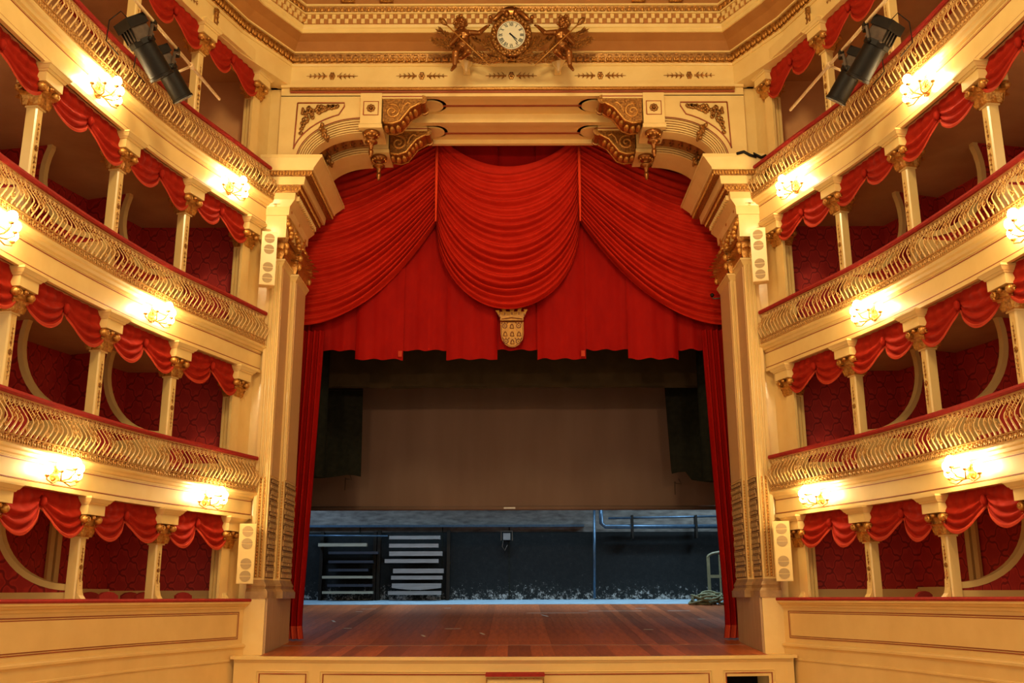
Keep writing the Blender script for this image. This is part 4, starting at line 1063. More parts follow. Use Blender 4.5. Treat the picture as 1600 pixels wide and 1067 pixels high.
for sg in (-1, 1):
    for k in range(4):
        for i in range(4):
            sm_ = (COLS[i] + COLS[i + 1]) / 2
            if not (seen(P(sg, sm_ - 0.5, -0.2, B[k] - 0.3), 30)): continue
            org = P(sg, sm_, -0.2, B[k] - 0.6)
            cl_, fr_, kn = swag_mesh(sg, k, i, rnd)
            t_ = thing('box_swag', f'red velvet double swag with fringe, box {ORD[i]}, {TIER[k]} on the {SIDE[sg]}', 'curtain', org, 0, 'red swags over the box openings')
            cl_.build('swag_cloth', 'box_red', t_, True, org)
            fr_.build('swag_fringe', 'fringe_red', t_, True, org)
            MB().ball(kn, (0.05, 0.05, 0.08), 8, 6).build('swag_knot', 'box_red', t_, True, org)

# ---- sconces
GL = [(-0.34, 0.13, 0.05), (-0.20, 0.24, 0.12), (0.0, 0.31, 0.17), (0.20, 0.24, 0.12), (0.34, 0.13, 0.05)]
gm = MB().ball((0, 0, 0), (0.068, 0.068, 0.075), 14, 9); GLOBE = gm.mesh('lamp_globe', True); GLOBE.materials.append(MAT['lamp_globe'])
bp = MB().lathe([(0.005, 0), (0.085, 0), (0.08, 0.02), (0.05, 0.035), (0.045, 0.05), (0.02, 0.06), (0.004, 0.065)], 12, Matrix.Rotation(-PI / 2, 4, 'X'))
for j in range(8): bp.ball((0.07 * math.cos(j * PI / 4), 0.02, 0.07 * math.sin(j * PI / 4)), 0.022, 6, 4)
BPM = bp.mesh('backplate', True); BPM.materials.append(MAT['gold'])
ARMS = []
for g in GL:
    mb = MB(); a = Vector((0, 0.04, -0.02)); e = Vector(g) - Vector((0, 0, 0.085))
    pth = [a, a + Vector((g[0] * 0.25, 0.06, -0.05)), a.lerp(e, 0.6) + Vector((0, 0.03, -0.09)), e + Vector((0, 0, -0.05)), e]
    mb.tube(pth, [0.014, 0.012, 0.011, 0.010, 0.010], 6); mb.lathe([(0.01, -0.02), (0.03, -0.01), (0.035, 0.015), (0.01, 0.015)], 8, Matrix.Translation(e))
    me = mb.mesh('sconce_arm', True); me.materials.append(MAT['gold']); ARMS.append(me)
sf = MB().tube([(0, 0.03, 0), (0, 0.06, 0.10), (0, 0.03, 0.17)], [0.012, 0.016, 0.006], 6)
for q_ in (-1, 1): sf.tube([(0, 0.04, 0.05), (q_ * 0.06, 0.05, 0.12), (q_ * 0.09, 0.04, 0.08), (q_ * 0.06, 0.04, 0.06)], 0.010, 5)
FIN = sf.mesh('sconce_finial', True); FIN.materials.append(MAT['gold'])
for sg in (-1, 1):
    for k, bays in ((1, (0, 2)), (2, (1, 3)), (3, (0, 2))):
        for i in bays:
            s = (COLS[i] + COLS[i + 1]) / 2 + (0.02 if i == 0 else 0.0)
            z = (B[k - 1] + 0.07 + R[k] - 0.80) / 2 - 0.01
            q = P(sg, s, -0.10, z)
            if not seen(q, 60): continue
            t_ = thing('wall_sconce', f'gilt bracket lamp with glowing globes, {TIER[k]} fascia on the {SIDE[sg]}, {"closer to" if i < 2 else "farther from"} the stage', 'wall lamp', q, RZ(sg, s), 'bracket lamps on the tier fronts')
            link('backplate', BPM, t_); link('sconce_finial', FIN, t_)
            for g, me in zip(GL, ARMS):
                a_ = link('sconce_arm', me, t_); link('lamp_globe', GLOBE, a_, g)

# ---- red box chairs showing above the ground parapet, dark ones behind the railings
def chair_meshes():
    back = MB(); n = 8; rows = []
    po = [(-0.20, 0.42), (0.20, 0.42), (0.225, 0.86), (0.12, 0.905), (0, 0.92), (-0.12, 0.905), (-0.225, 0.86)]
    back.prism(po, lambda p, t: Vector((p[0], -0.20 - 0.05 * (p[1] - 0.42) / 0.5 + 0.05 * t, p[1])), 0, 1)
    seat = MB().frus((-0.21, 0.21, -0.21, 0.20, 0.40), (-0.22, 0.22, -0.22, 0.22, 0.45)).frus((-0.22, 0.22, -0.22, 0.22, 0.45), (-0.19, 0.19, -0.19, 0.19, 0.48))
    leg = MB().tube([(0, 0, 0), (0, 0, 0.40)], [0.014, 0.022], 6)
    return back.mesh('chair_back'), seat.mesh('chair_seat'), leg.mesh('chair_leg')
CB, CS, CL = chair_meshes(); CB.materials.append(MAT['chair_red']); CS.materials.append(MAT['chair_red']); CL.materials.append(MAT['chair_wood'])
def chair(loc, rz, label, group):
    c = thing('box_chair', label, 'chair', loc, rz, group)
    link('chair_back', CB, c); link('chair_seat', CS, c)
    for x in (-0.17, 0.17):
        for y in (-0.17, 0.17): link('chair_leg', CL, c, (x, y, 0))
    return c
left_u = [(140, 922, -1.15, 'leftmost'), (168, 924, -0.55, 'second from left'), (203, 924, -1.15, 'third from left'), (226, 926, -0.55, 'fourth from left'), (286, 928, -0.55, 'rightmost')]
for u, y_, d, w_ in left_u:
    s = s_for_u(-1, u, d - 0.2); q = P(-1, s, d, -0.81)
    chair(q, RZ(-1, s) + 0.0, f'red padded chair in the ground box on the left, {w_} of five', 'red chairs in the ground boxes')
s = s_for_u(1, 1435, -0.95); q = P(1, s, -0.8, -0.83)
chair(q, RZ(1, s) - 1.2, 'red padded chair in the ground box on the right', 'red chairs in the ground boxes')
for k in (1, 2):
    for sg in (-1, 1):
        for i in range(3):
            for j, f_ in enumerate((0.32, 0.68)):
                s = COLS[i] + (COLS[i + 1] - COLS[i]) * f_
                q = P(sg, s, -0.85, R[k] - 0.80)
                if seen(q + Vector((0, 0, 0.6)), -10):
                    chair(q, RZ(sg, s), f'red chair behind {SIDE[sg]} {TIER[k]} railing, box {ORD[i]}, {"stage" if j == 0 else "far"} side', 'chairs behind the railings')

# ---- column loudspeakers
def loudspeaker(u0, u1, y0, y1, Y, sg, label):
    a = PX(u0, y1, Y); b_ = PX(u1, y0, Y); wd = 0.29; h = b_.z - a.z; xc = (a.x + b_.x) / 2
    t_ = thing('column_loudspeaker', label, 'loudspeaker', (xc, Y, a.z), -sg * 0.28, 'cream column loudspeakers')
    MB().bx(-wd / 2, wd / 2, 0, 0.20, 0, h).build('cabinet', 'cream', t_)
    MB().bx(-wd / 2 + 0.012, wd / 2 - 0.012, -0.008, 0.0, 0.012, h - 0.012).build('front_baffle', 'cream', t_)
    for f_ in (0.125, 0.33, 0.665, 0.87):
        for q_ in (-1, 1):
            mb = MB(); n = 12; r = 0.108 if h > 1.2 else 0.095
            po = [(r * math.cos(PI * j / n), 0.008 + r * 0.92 * math.sin(PI * j / n)) for j in range(n + 1)]
            mb.prism(po, lambda p, t: Vector((p[0], -0.009 - 0.006 * t, h * f_ + q_ * p[1])), 0, 1)
            mb.build('driver_grille', 'grille', t_)
    MB().tube([(0, 0.20, h * 0.8), (0, 0.34, h * 0.8)], 0.03, 6).build('mounting_arm', 'grey_metal', t_)
loudspeaker(407, 432, 361, 444, 18.05, -1, 'cream column loudspeaker on the left pier between the upper tiers')
loudspeaker(371, 397, 817, 911, 18.05, -1, 'cream column loudspeaker low on the left pier above the ground parapet')
loudspeaker(1174, 1199, 357, 440, 18.05, 1, 'cream column loudspeaker on the right pier between the upper tiers')
loudspeaker(1210, 1235, 815, 909, 18.05, 1, 'cream column loudspeaker low on the right pier above the ground parapet')

# ---- lantern bars with profile spotlights
def lantern_bar(sg, zp, yA, yB, xA, xB, FB):
    A = Vector((sg * xA, yA, zp)); E = Vector((sg * xB, yB, zp))
    t_ = thing('lantern_bar', f'pale steel lighting pipe held out from the {SIDE[sg]} top gallery', 'lighting bar', A)
    MB().tube([(0, 0, 0), E - A], 0.026, 8).build('pipe', 'pipe_paint', t_, True)
    for f_ in (0.03, FB):
        m_ = A.lerp(E, f_) - A
        # bracket back to the balcony rail
        s = 0.0
        best = min((((P(sg, q * 0.05, 0.02, zp) - (A + m_)).length, q * 0.05) for q in range(160)))
        r_ = P(sg, best[1], 0.02, R[3] - 0.07) - A
        MB().tube([m_, r_], 0.022, 6).build('bracket_arm', 'pipe_paint', t_, True)
        MB().lathe([(0.045, -0.05), (0.045, 0.05)], 8, Matrix.Translation(m_) @ Matrix.Rotation(PI / 2, 4, 'X')).build('pipe_clamp', 'pipe_paint', t_)
    return A, E
def spotlight(hang, aim, L, r, label, side_sg):
    # local frame: +z = beam direction; yoke hangs the body from `hang`
    d = (Vector(aim) - Vector(hang)).normalized()
    body_c = Vector(hang) + Vector((side_sg * 0.12, -0.05, -0.36))
    t_ = thing('profile_spotlight', label, 'spotlight', body_c, 0, 'profile spotlights on the lighting pipes')
    qm = d.to_track_quat('Z', 'Y').to_matrix().to_4x4()
    def tr(mb):
        mb.v = [qm @ p for p in mb.v]; return mb
    n = 14
    tr(MB().lathe([(r * 0.80, -0.02), (r * 0.96, 0.0), (r * 0.96, L * 0.55), (r * 1.04, L * 0.56), (r * 1.04, L * 0.60), (r * 0.90, L * 0.60)], 20)).build('lens_barrel', 'black_metal', t_, True, None, 35)
    tr(MB().lathe([(r * 0.88, L * 0.585), (r * 0.5, L * 0.60), (0.004, L * 0.605)], 14)).build('front_lens', 'lens_glass', t_, True)
    tr(MB().lathe([(r * 1.08, -0.05), (r * 1.12, -0.03), (r * 1.12, 0.03), (r * 1.0, 0.04)], 10)).build('gate_collar', 'black_metal', t_)
    tr(MB().frus((-r * 0.75, r * 0.75, -r * 0.75, r * 0.75, -L * 0.28), (-r * 0.85, r * 0.85, -r * 0.85, r * 0.85, -0.03))).build('lamp_house', 'grey_metal', t_)
    tr(MB().frus((-r * 0.95, r * 0.95, -r * 0.95, r * 0.95, -L * 0.42), (-r * 0.95, r * 0.95, -r * 0.95, r * 0.95, -L * 0.26))).build('rear_housing', 'black_metal', t_)
    for j in range(4):
        x_ = -r * 0.6 + r * 0.4 * j
        tr(MB().bx(x_, x_ + 0.012, -r * 0.92, r * 0.92, -L * 0.26, -L * 0.06)).build('cooling_fin', 'black_metal', t_)
    hl = Vector(hang) - body_c
    rgt = (qm @ Vector((1, 0, 0))).normalized()
    if abs(rgt.z) > 0.6: rgt = (qm @ Vector((0, 1, 0))).normalized()
    rgt.z = 0; rgt.normalize()
    top = hl + Vector((0, 0, -0.07)); wd = r * 1.12
    MB().tube([rgt * wd, rgt * wd + Vector((0, 0, top.z * 0.7)) + top * 0.12, top + rgt * wd * 0.35, top - rgt * wd * 0.35, -rgt * wd + Vector((0, 0, top.z * 0.7)) + top * 0.12, -rgt * wd], 0.024, 4).build('yoke', 'grey_metal', t_)
    for q_ in (-1, 1): MB().ball(rgt * wd * q_ * 1.05, 0.035, 8, 5).build('yoke_knob', 'black_metal', t_)
    MB().bx(hl.x - 0.035, hl.x + 0.035, hl.y - 0.045, hl.y + 0.045, hl.z - 0.09, hl.z + 0.045).build('hook_clamp', 'black_metal', t_)
    rear = qm @ Vector((0, 0, -L * 0.42))
    MB().tube([rear, rear + Vector((side_sg * 0.10, -0.05, 0.10)), rear + Vector((side_sg * 0.28, 0.0, -0.02)), rear + Vector((side_sg * 0.34, 0.10, -0.30)), rear + Vector((side_sg * 0.20, 0.25, -0.45))], 0.009, 5).build('power_cable', 'black_metal', t_, True)
zp = 8.45
A, E = lantern_bar(-1, zp, 10.9, 15.75, 5.73, 5.12, 0.77)
for f_, L, lab in ((0.505, 0.92, 'larger black profile spotlight on the left lighting pipe'), (0.665, 0.84, 'smaller black profile spotlight on the left lighting pipe, closer to the stage')):
    h = A.lerp(E, f_); spotlight(h - Vector((0, 0, 0.03)), (-0.2, 19.5, -0.6), L, 0.185 if f_ < 0.6 else 0.165, lab, -1)
A, E = lantern_bar(1, zp, 10.9, 16.2, 5.74, 4.98, 0.71)
for f_, L, lab in ((0.48, 0.92, 'larger black profile spotlight on the right lighting pipe'), (0.63, 0.84, 'smaller black profile spotlight on the right lighting pipe, closer to the stage')):
    h = A.lerp(E, f_); spotlight(h - Vector((0, 0, 0.03)), (0.2, 19.5, -0.6), L, 0.185 if f_ < 0.6 else 0.165, lab, 1)
# ---- clock over the proscenium
YK = 17.85
ck = PX(800, 56.5, YK)
CK = thing('wall_clock', 'round clock with Roman numerals in a gilt wreath above the proscenium', 'clock', (ck.x, YK, ck.z))
mx_ = 4 * YK / 5536; mz_ = 3.875 * 6414 / 5536 ** 2 * YK
RD = 22.3 * mx_; asp = mz_ / mx_
tilt = Matrix.Rotation(0.0, 4, 'X')
dial = MB().lathe([(0.004, 0.0), (RD, 0.0), (RD, 0.03), (RD * 0.98, 0.045), (0.004, 0.045)], 40, Matrix.Diagonal((1, 1, asp, 1)) @ Matrix.Rotation(PI / 2, 4, 'X'))
dial.build('dial', 'dial', CK)
NUM = ['XII', 'I', 'II', 'III', 'IIII', 'V', 'VI', 'VII', 'VIII', 'IX', 'X', 'XI']
for n_, txt in enumerate(NUM):
    mb = MB(); x = 0; h = 0.075; st = []
    wd = {'I': 0.020, 'V': 0.042, 'X': 0.042}
    tot = sum(wd[c] for c in txt); x = -tot / 2
    def stroke(x0, z0, x1, z1, w_):
        a = Vector((x0, 0, z0)); b_ = Vector((x1, 0, z1)); t = (b_ - a).normalized(); nn = Vector((-t.z, 0, t.x)) * w_ / 2
        mb.prism([(a - nn), (a + nn), (b_ + nn), (b_ - nn)], lambda p, q: p + Vector((0, -0.004 * q, 0)), 0, 1)
    for c_ in txt:
        w_ = wd[c_]; xc = x + w_ / 2
        if c_ == 'I': stroke(xc, -h / 2, xc, h / 2, 0.012)
        if c_ == 'V': stroke(xc - 0.017, h / 2, xc, -h / 2, 0.012); stroke(xc + 0.017, h / 2, xc, -h / 2, 0.006)
        if c_ == 'X': stroke(xc - 0.017, h / 2, xc + 0.017, -h / 2, 0.012); stroke(xc + 0.017, h / 2, xc - 0.017, -h / 2, 0.006)
        x += w_
    o = mb.build('numeral', 'ink', CK); a = 2 * PI * n_ / 12
    o.location = (RD * 0.74 * math.sin(a), -0.046, RD * asp * 0.74 * math.cos(a)); o.rotation_euler = (0, a, 0)
MB().tube([(RD * 0.90 * math.cos(a), -0.046, RD * asp * 0.90 * math.sin(a)) for a in [2 * PI * j / 40 for j in range(41)]], 0.004, 4).build('minute_ring', 'ink', CK)
for nm, ang, L, w_ in (('hour_hand', 132, 0.55, 0.016), ('minute_hand', 145, 0.80, 0.011)):
    a = math.radians(ang); o = MB().prism([(-w_, -0.05), (w_, -0.05), (w_ * 0.5, RD * L), (-w_ * 0.5, RD * L)], lambda p, q: Vector((p[0], -0.052 - 0.004 * q, p[1])), 0, 1).build(nm, 'ink', CK); o.rotation_euler = (0, a, 0)
wr = MB()
for j in range(46):
    a = 2 * PI * j / 46; rr = RD * (1.20 + 0.10 * (j % 2)); wr.ball((rr * math.cos(a), -0.03 - 0.03 * (j % 3 == 0), rr * asp * math.sin(a)), (0.048, 0.045, 0.048), 7, 5)
wr.build('wreath', 'gold_dark', CK, True)
MB().tube([(RD * 1.06 * math.cos(a), -0.03, RD * asp * 1.06 * math.sin(a)) for a in [2 * PI * j / 40 for j in range(41)]], 0.022, 6).build('dial_bezel', 'bronze', CK, True)
MB().tube([(RD * 1.36 * math.cos(a), -0.02, RD * asp * 1.36 * math.sin(a)) for a in [2 * PI * j / 40 for j in range(41)]], 0.03, 6).build('wreath_frame', 'bronze', CK, True)
MB().lathe([(RD * 1.34, 0), (RD * 1.34, 0.03), (0.01, 0.03)], 30, Matrix.Diagonal((1, 1, asp, 1)) @ Matrix.Rotation(-PI / 2, 4, 'X')).build('clock_case', 'gold_dark', CK)
sh_ = MB()
leafy(sh_, Matrix.Translation((0, 0, RD * asp * 1.2)) @ Matrix.Rotation(PI, 4, 'Z'), 0.26, 0.34, 0.4)
for q_ in (-1, 1):
    sp_ = [(q_ * (0.10 + 0.30 * t) , -0.05, RD * asp * (1.42 - 0.30 * t * t) + 0.05 * math.sin(t * 6)) for t in [j / 10 for j in range(11)]]
    sh_.tube(sp_, [0.03 + 0.025 * math.sin(PI * j / 10) for j in range(11)], 6); sh_.ball((q_ * 0.42, -0.05, RD * asp * 1.22), 0.05, 7, 5)
    sh_.ball((q_ * 0.09, -0.09, RD * asp * 1.42), (0.06, 0.05, 0.08), 7, 5)
sh_.build('shell_crest', 'bronze', CK, True)
# laurel sprays: real leaves fanned from the foot of the clock and out behind the figures
def leaf_blade(mb, base, tip, w_):
    base = Vector(base); tip = Vector(tip); t = tip - base; nn = Vector((-t.z, 0, t.x)).normalized() * w_; m_ = base.lerp(tip, 0.45); f_ = Vector((0, -0.03, 0))
    mb.add([base, m_ + nn, tip, m_ - nn, m_ + f_], [(0, 1, 4), (1, 2, 4), (2, 3, 4), (3, 0, 4)])
def kp(u, y, dy=0.0): q = PX(u, y, YK + dy); return q - Vector((ck.x, YK, ck.z))
rl_ = random.Random(4)
def spray(pts_, n, ln, w_, spread_):
    mb = MB(); P_ = [kp(*p, dy=0.02) for p in pts_]
    mb.tube(P_, 0.014, 5)
    for j in range(n):
        t = (j + 0.3) / n * (len(P_) - 1); i0 = min(int(t), len(P_) - 2); b_ = P_[i0].lerp(P_[i0 + 1], t - i0); d = (P_[i0 + 1] - P_[i0]).normalized()
        for q_ in (-1, 1):
            a = spread_ * q_ * rl_.uniform(0.6, 1.1); dd = Vector((d.x * math.cos(a) - d.z * math.sin(a), -rl_.uniform(0.05, 0.3), d.x * math.sin(a) + d.z * math.cos(a)))
            leaf_blade(mb, b_, b_ + dd * ln * rl_.uniform(0.8, 1.15), w_)
    leaf_blade(mb, P_[-1], P_[-1] + (P_[-1] - P_[-2]).normalized() * ln, w_)
    return mb
for sg in (-1, 1):
    def m(u, y): return (801.5 + sg * (801.5 - u), y)
    for pts_ in ([m(795, 92), m(775, 84), m(757, 70), m(745, 62)], [m(790, 95), m(768, 92), m(745, 82), m(735, 68)], [m(785, 88), m(772, 76), m(764, 62)],
                 [m(718, 72), m(700, 66), m(680, 63)], [m(716, 68), m(702, 57), m(690, 50)], [m(716, 76), m(700, 74), m(686, 69)], [m(800, 93), m(770, 97), m(748, 96), m(735, 92)]):
        spray(pts_, 10, 0.145, 0.028, 0.5).build('laurel_spray', 'gold_dark', CK)

# ---- cherubs: one continuous body each
def cherub(sg):
    def j(u, y, dy=0.0):
        return PX(801.5 + sg * (801.5 - u), y, 17.72 + dy)
    base = j(727, 90)
    T_ = thing('cherub_statue', f'bronze cherub seated to the {"left" if sg < 0 else "right"} of the clock holding a long torch', 'statue', base)
    mb = MB()
    def limb(a, b_, ra, rb):
        mb.tube([a, a.lerp(b_, 0.5), b_], [ra, (ra + rb) / 2 * 1.05, rb], 12); mb.ball(a, ra, 12, 8); mb.ball(b_, rb, 12, 8)
    hd = j(720.5, 36.5, -0.06)
    neck = j(722.5, 46.5); chest = j(725, 55, -0.02); waist = j(724, 66); hips = j(724.5, 76)
    limb(neck, hd, 0.055, 0.06)
    mb.tube([j(722.5, 46), j(724, 50), chest, j(724.5, 61), waist, j(724, 71, -0.04), hips, j(725, 82)], [0.065, 0.105, 0.135, 0.125, 0.12, 0.135, 0.13, 0.09], 14)
    mb.ball(j(724, 70, -0.07), (0.115, 0.10, 0.105), 12, 8); mb.ball(hips, (0.15, 0.12, 0.11), 12, 8)
    for u in (719, 730): mb.ball(j(u, 54.5, -0.09), (0.055, 0.045, 0.05), 10, 7)
    # arms
    shA = j(733, 51); elA = j(750, 51.5, -0.05); haA = j(761, 42, -0.02)
    limb(shA, elA, 0.062, 0.048); limb(elA, haA, 0.050, 0.034); limb(chest, shA, 0.09, 0.066)
    shB = j(715.5, 51.5); elB = j(706.5, 68, -0.06); haB = j(717, 57, -0.16)
    limb(shB, elB, 0.062, 0.048); limb(elB, haB, 0.050, 0.034); limb(chest, shB, 0.09, 0.066)
    # hands with fingers
    def hand(w_, d, up, n=4):
        d = d.normalized(); s_ = d.cross(up).normalized(); mb.ball(w_ + d * 0.03, (0.034, 0.03, 0.032), 10, 7)
        for q_ in range(n):
            o_ = s_ * (0.016 * (q_ - 1.5)); L_ = (0.05, 0.058, 0.056, 0.045)[q_]
            mb.tube([w_ + d * 0.045 + o_, w_ + d * (0.045 + L_ * 0.6) + o_, w_ + d * (0.045 + L_) + o_ + up * -0.02], [0.0115, 0.011, 0.009], 6)
        mb.tube([w_ + d * 0.015 + s_ * -0.025, w_ + d * 0.045 + s_ * -0.045 - up * 0.015, w_ + d * 0.06 + s_ * -0.042 - up * 0.03], [0.013, 0.012, 0.010], 6)
    hand(haA, j(768, 38, -0.02) - haA, Vector((0, 0, 1))); hand(haB, j(722, 52, -0.2) - haB, Vector((0, -1, 0)))
    # legs
    hpL = j(719, 78, -0.04); knL = j(713, 82, -0.34); anL = j(711.5, 103, -0.26); toL = j(706.5, 109.5, -0.36)
    limb(hpL, knL, 0.098, 0.075); limb(knL, anL, 0.074, 0.042); limb(anL, toL, 0.044, 0.026); mb.ball(knL.lerp(anL, 0.3), 0.072, 10, 8)
    hpR = j(730, 78, -0.04); knR = j(732.5, 80, -0.36); anR = j(722, 90.5, -0.22); toR = j(717, 91, -0.28)
    limb(hpR, knR, 0.098, 0.075); limb(knR, anR, 0.072, 0.042); limb(anR, toR, 0.042, 0.026)
    # head and face: looks towards the clock
    mb.ball(hd, (0.118, 0.125, 0.135), 16, 12)
    fx = Vector((-sg * 0.62, -0.78, -0.02)).normalized(); sx_ = Vector((-fx.y, fx.x, 0)).normalized(); upv = Vector((0, 0, 1))
    for q_ in (-1, 1):
        mb.ball(hd + fx * 0.085 + sx_ * q_ * 0.055 - upv * 0.045, (0.04, 0.04, 0.036), 8, 6)       # cheeks
        mb.ball(hd + fx * 0.112 + sx_ * q_ * 0.040 + upv * 0.012, (0.018, 0.018, 0.012), 8, 6)     # eyes
        mb.tube([hd + fx * 0.112 + sx_ * q_ * 0.06 + upv * 0.035, hd + fx * 0.125 + sx_ * q_ * 0.03 + upv * 0.042], 0.010, 6)
        mb.ball(hd + sx_ * q_ * 0.118 - upv * 0.01, (0.02, 0.03, 0.035), 8, 6)                     # ears
    mb.tube([hd + fx * 0.118 + upv * 0.03, hd + fx * 0.140 - upv * 0.012], [0.012, 0.018], 8); mb.ball(hd + fx * 0.138 - upv * 0.016, 0.018, 8, 6)
    mb.tube([hd + fx * 0.112 + sx_ * 0.03 - upv * 0.055, hd + fx * 0.124 - upv * 0.057, hd + fx * 0.112 - sx_ * 0.03 - upv * 0.055], 0.011, 6)
    mb.ball(hd + fx * 0.098 - upv * 0.095, (0.035, 0.035, 0.028), 8, 6)
    o = mb.build('body', 'bronze', T_, True, base)
    rm = o.modifiers.new('remesh', 'REMESH'); rm.mode = 'VOXEL'; rm.voxel_size = 0.0095; rm.use_smooth_shade = True
    sm_ = o.modifiers.new('smooth', 'SMOOTH'); sm_.factor = 0.5; sm_.iterations = 3
    hr = MB(); rr = random.Random(9)
    for q_ in range(46):
        v_ = Vector((rr.gauss(0, 1), rr.gauss(0, 1), rr.gauss(0.35, 0.8))).normalized()
        if v_.dot(fx) > 0.45 and v_.z < 0.62: continue
        hr.ball(hd + Vector((v_.x * 0.118, v_.y * 0.125, v_.z * 0.135 + 0.012)), rr.uniform(0.03, 0.045), 8, 5)
    hr.build('curly_hair', 'gold_dark', T_, True, base)
    a = j(693, 33, -0.28); b_ = j(766, 102, -0.26)
    st = MB().tube([a, b_], [0.014, 0.009], 6).build('torch_staff', 'gold', T_, True, base)
    d = (a - b_).normalized()
    MB().tube([a - d * 0.12, a - d * 0.06, a + d * 0.0, a + d * 0.06, a + d * 0.10], [0.018, 0.045, 0.058, 0.045, 0.012], 10).build('torch_head', 'gold_dark', st, True, base)
    # loin drape
    dr = MB()
    for q_ in range(7):
        t = q_ / 6; dr.ball(j(717 + 15 * t, 77 + 1.5 * math.sin(t * 5), -0.12), (0.045, 0.06, 0.055), 8, 6)
    dr.build('loin_drape', 'gold_dark', T_, True, base)
    # cream corbel carrying the figure
    cb = j(729.5, 88, 0.02); zt_ = 11.02 - 0.28
    top = j(731, 86, 0.0); bot = j(729.5, 117, 0.42)
    xk = top.x; z1 = top.z; z0 = bot.z
    top = j(731, 90, 0.28); bot = j(729.5, 117, 0.42); xk = bot.x; z1 = top.z; z0 = bot.z
    Mk = Matrix.Translation((xk, 18.10, 0)) @ Matrix.Rotation(PI / 8, 4, 'Z')
    cbt = MB().lathe([(0.004, z0), (0.03, z0 + 0.01), (0.025, z0 + 0.05), (0.05, z0 + 0.10), (0.13, z1 - 0.06), (0.135, z1 - 0.02), (0.16, z1), (0.16, z1 + 0.04), (0.01, z1 + 0.04)], 8, Mk)
    cbt.bx(xk - 0.07, xk + 0.07, 18.10, 18.48, z1 - 0.12, z1 + 0.02)
    tag(cbt.build('cherub_corbel', 'cream_gloss'), f'cream pointed corbel under the cherub {"left" if sg < 0 else "right"} of the clock', 'corbel', 'corbels under the cherubs')
cherub(1); cherub(-1)

# ================================================================== ON THE STAGE
YS = 26.0
zs0 = PX(800, 797, YS).z
sc_ = thing('projection_screen', 'large grey brown cloth screen hung across the back of the stage', 'screen', (0, YS, zs0))
rows = [[(x * 0.5, 0.02 * math.sin(x * 0.4), z) for x in range(-13, 14)] for z in (0.10, 1, 2, 3, 4, 5.6)]
MB().grid(rows).build('screen_cloth', 'screen_cloth', sc_, True)
MB().tube([(-6.5, 0, 0.05), (6.5, 0, 0.05)], 0.055, 8).build('bottom_batten', 'screen_cloth', sc_, True)
MB().bx(-0.25, 0.05, -0.07, -0.05, 0.03, 0.07).build('batten_tape', 'tape', sc_)
YBd = 23.5
zb_ = PX(800, 606, YBd).z
bd = thing('stage_border', 'wide dark brown border cloth hung above the screen', 'stage border', (0, YBd, zb_))
rows = [[(x * 0.25, 0.04 * math.sin(x * 1.1), z + 0.015 * math.sin(x * 0.7) * (z < 0.1)) for x in range(-26, 27)] for z in (0, 0.7, 1.5, 3)]
MB().grid(rows).build('border_cloth', 'border_cloth', bd, True)
MB().tube([(-6.5, 0, 0.02), (6.5, 0, 0.02)], 0.02, 6).build('border_hem', 'border_cloth', bd, True)
for sg, ui, y0, y1, lab in ((-1, 567, 608, 744, 'left'), (1, 1038, 604, 752, 'right')):
    Y_ = 24.4
    a = PX(ui, y0, Y_); c = PX(ui + (-4 if sg < 0 else 12), y1, Y_)
    lg = thing('masking_flag', f'black masking cloth hanging over the {lab} side of the screen', 'masking cloth', (a.x, Y_, c.z))
    L_ = 2.6; rows = []
    for v in range(9):
        t = v / 8; xi = a.x + (c.x - a.x) * t
        rows.append([(xi + sg * L_ * q_ / 16 - a.x, 0.04 * math.sin(q_ * 1.7 + v * 0.3), (a.z - c.z) * (1 - t) + (0.04 * math.sin(q_ * 0.8) if v == 8 else 0) + (0.18 if (sg > 0 and v == 8 and q_ < 3) else 0)) for q_ in range(17)])
    MB().grid(rows).build('flag_cloth', 'black_cloth', lg, True)
    MB().tube([(0, 0, a.z - c.z), (sg * L_, 0, a.z - c.z)], 0.03, 6).build('flag_batten', 'black_metal', lg)
    x_ = sg * 0.25
    MB().tube([(x_, -0.03, 0.05), (x_ + 0.06, -0.05, -0.08), (x_ - 0.08, -0.05, -0.06), (x_ - 0.10, -0.04, -0.02), (x_ - 0.10, -0.04, -0.34)], 0.008, 4).build('tie_cord', 'black_metal', lg, True)
    # tall black leg in front
    a2 = PX(801.5 + sg * 286, 560, 22.6)
    lg2 = thing('wing_drape', f'tall black drape behind the {lab} tormentor curtain', 'drape', (a2.x, 22.6, PX(800, 744 if sg < 0 else 752, 22.6).z))
    zb2 = lg2.location.z
    MB().grid([[(sg * 0.08 * q_, 0.05 * math.sin(q_ * 1.9), z) for q_ in range(26)] for z in (0.0, 1.5, 3.0, 5.0)]).build('leg_cloth', 'black_cloth', lg2, True)

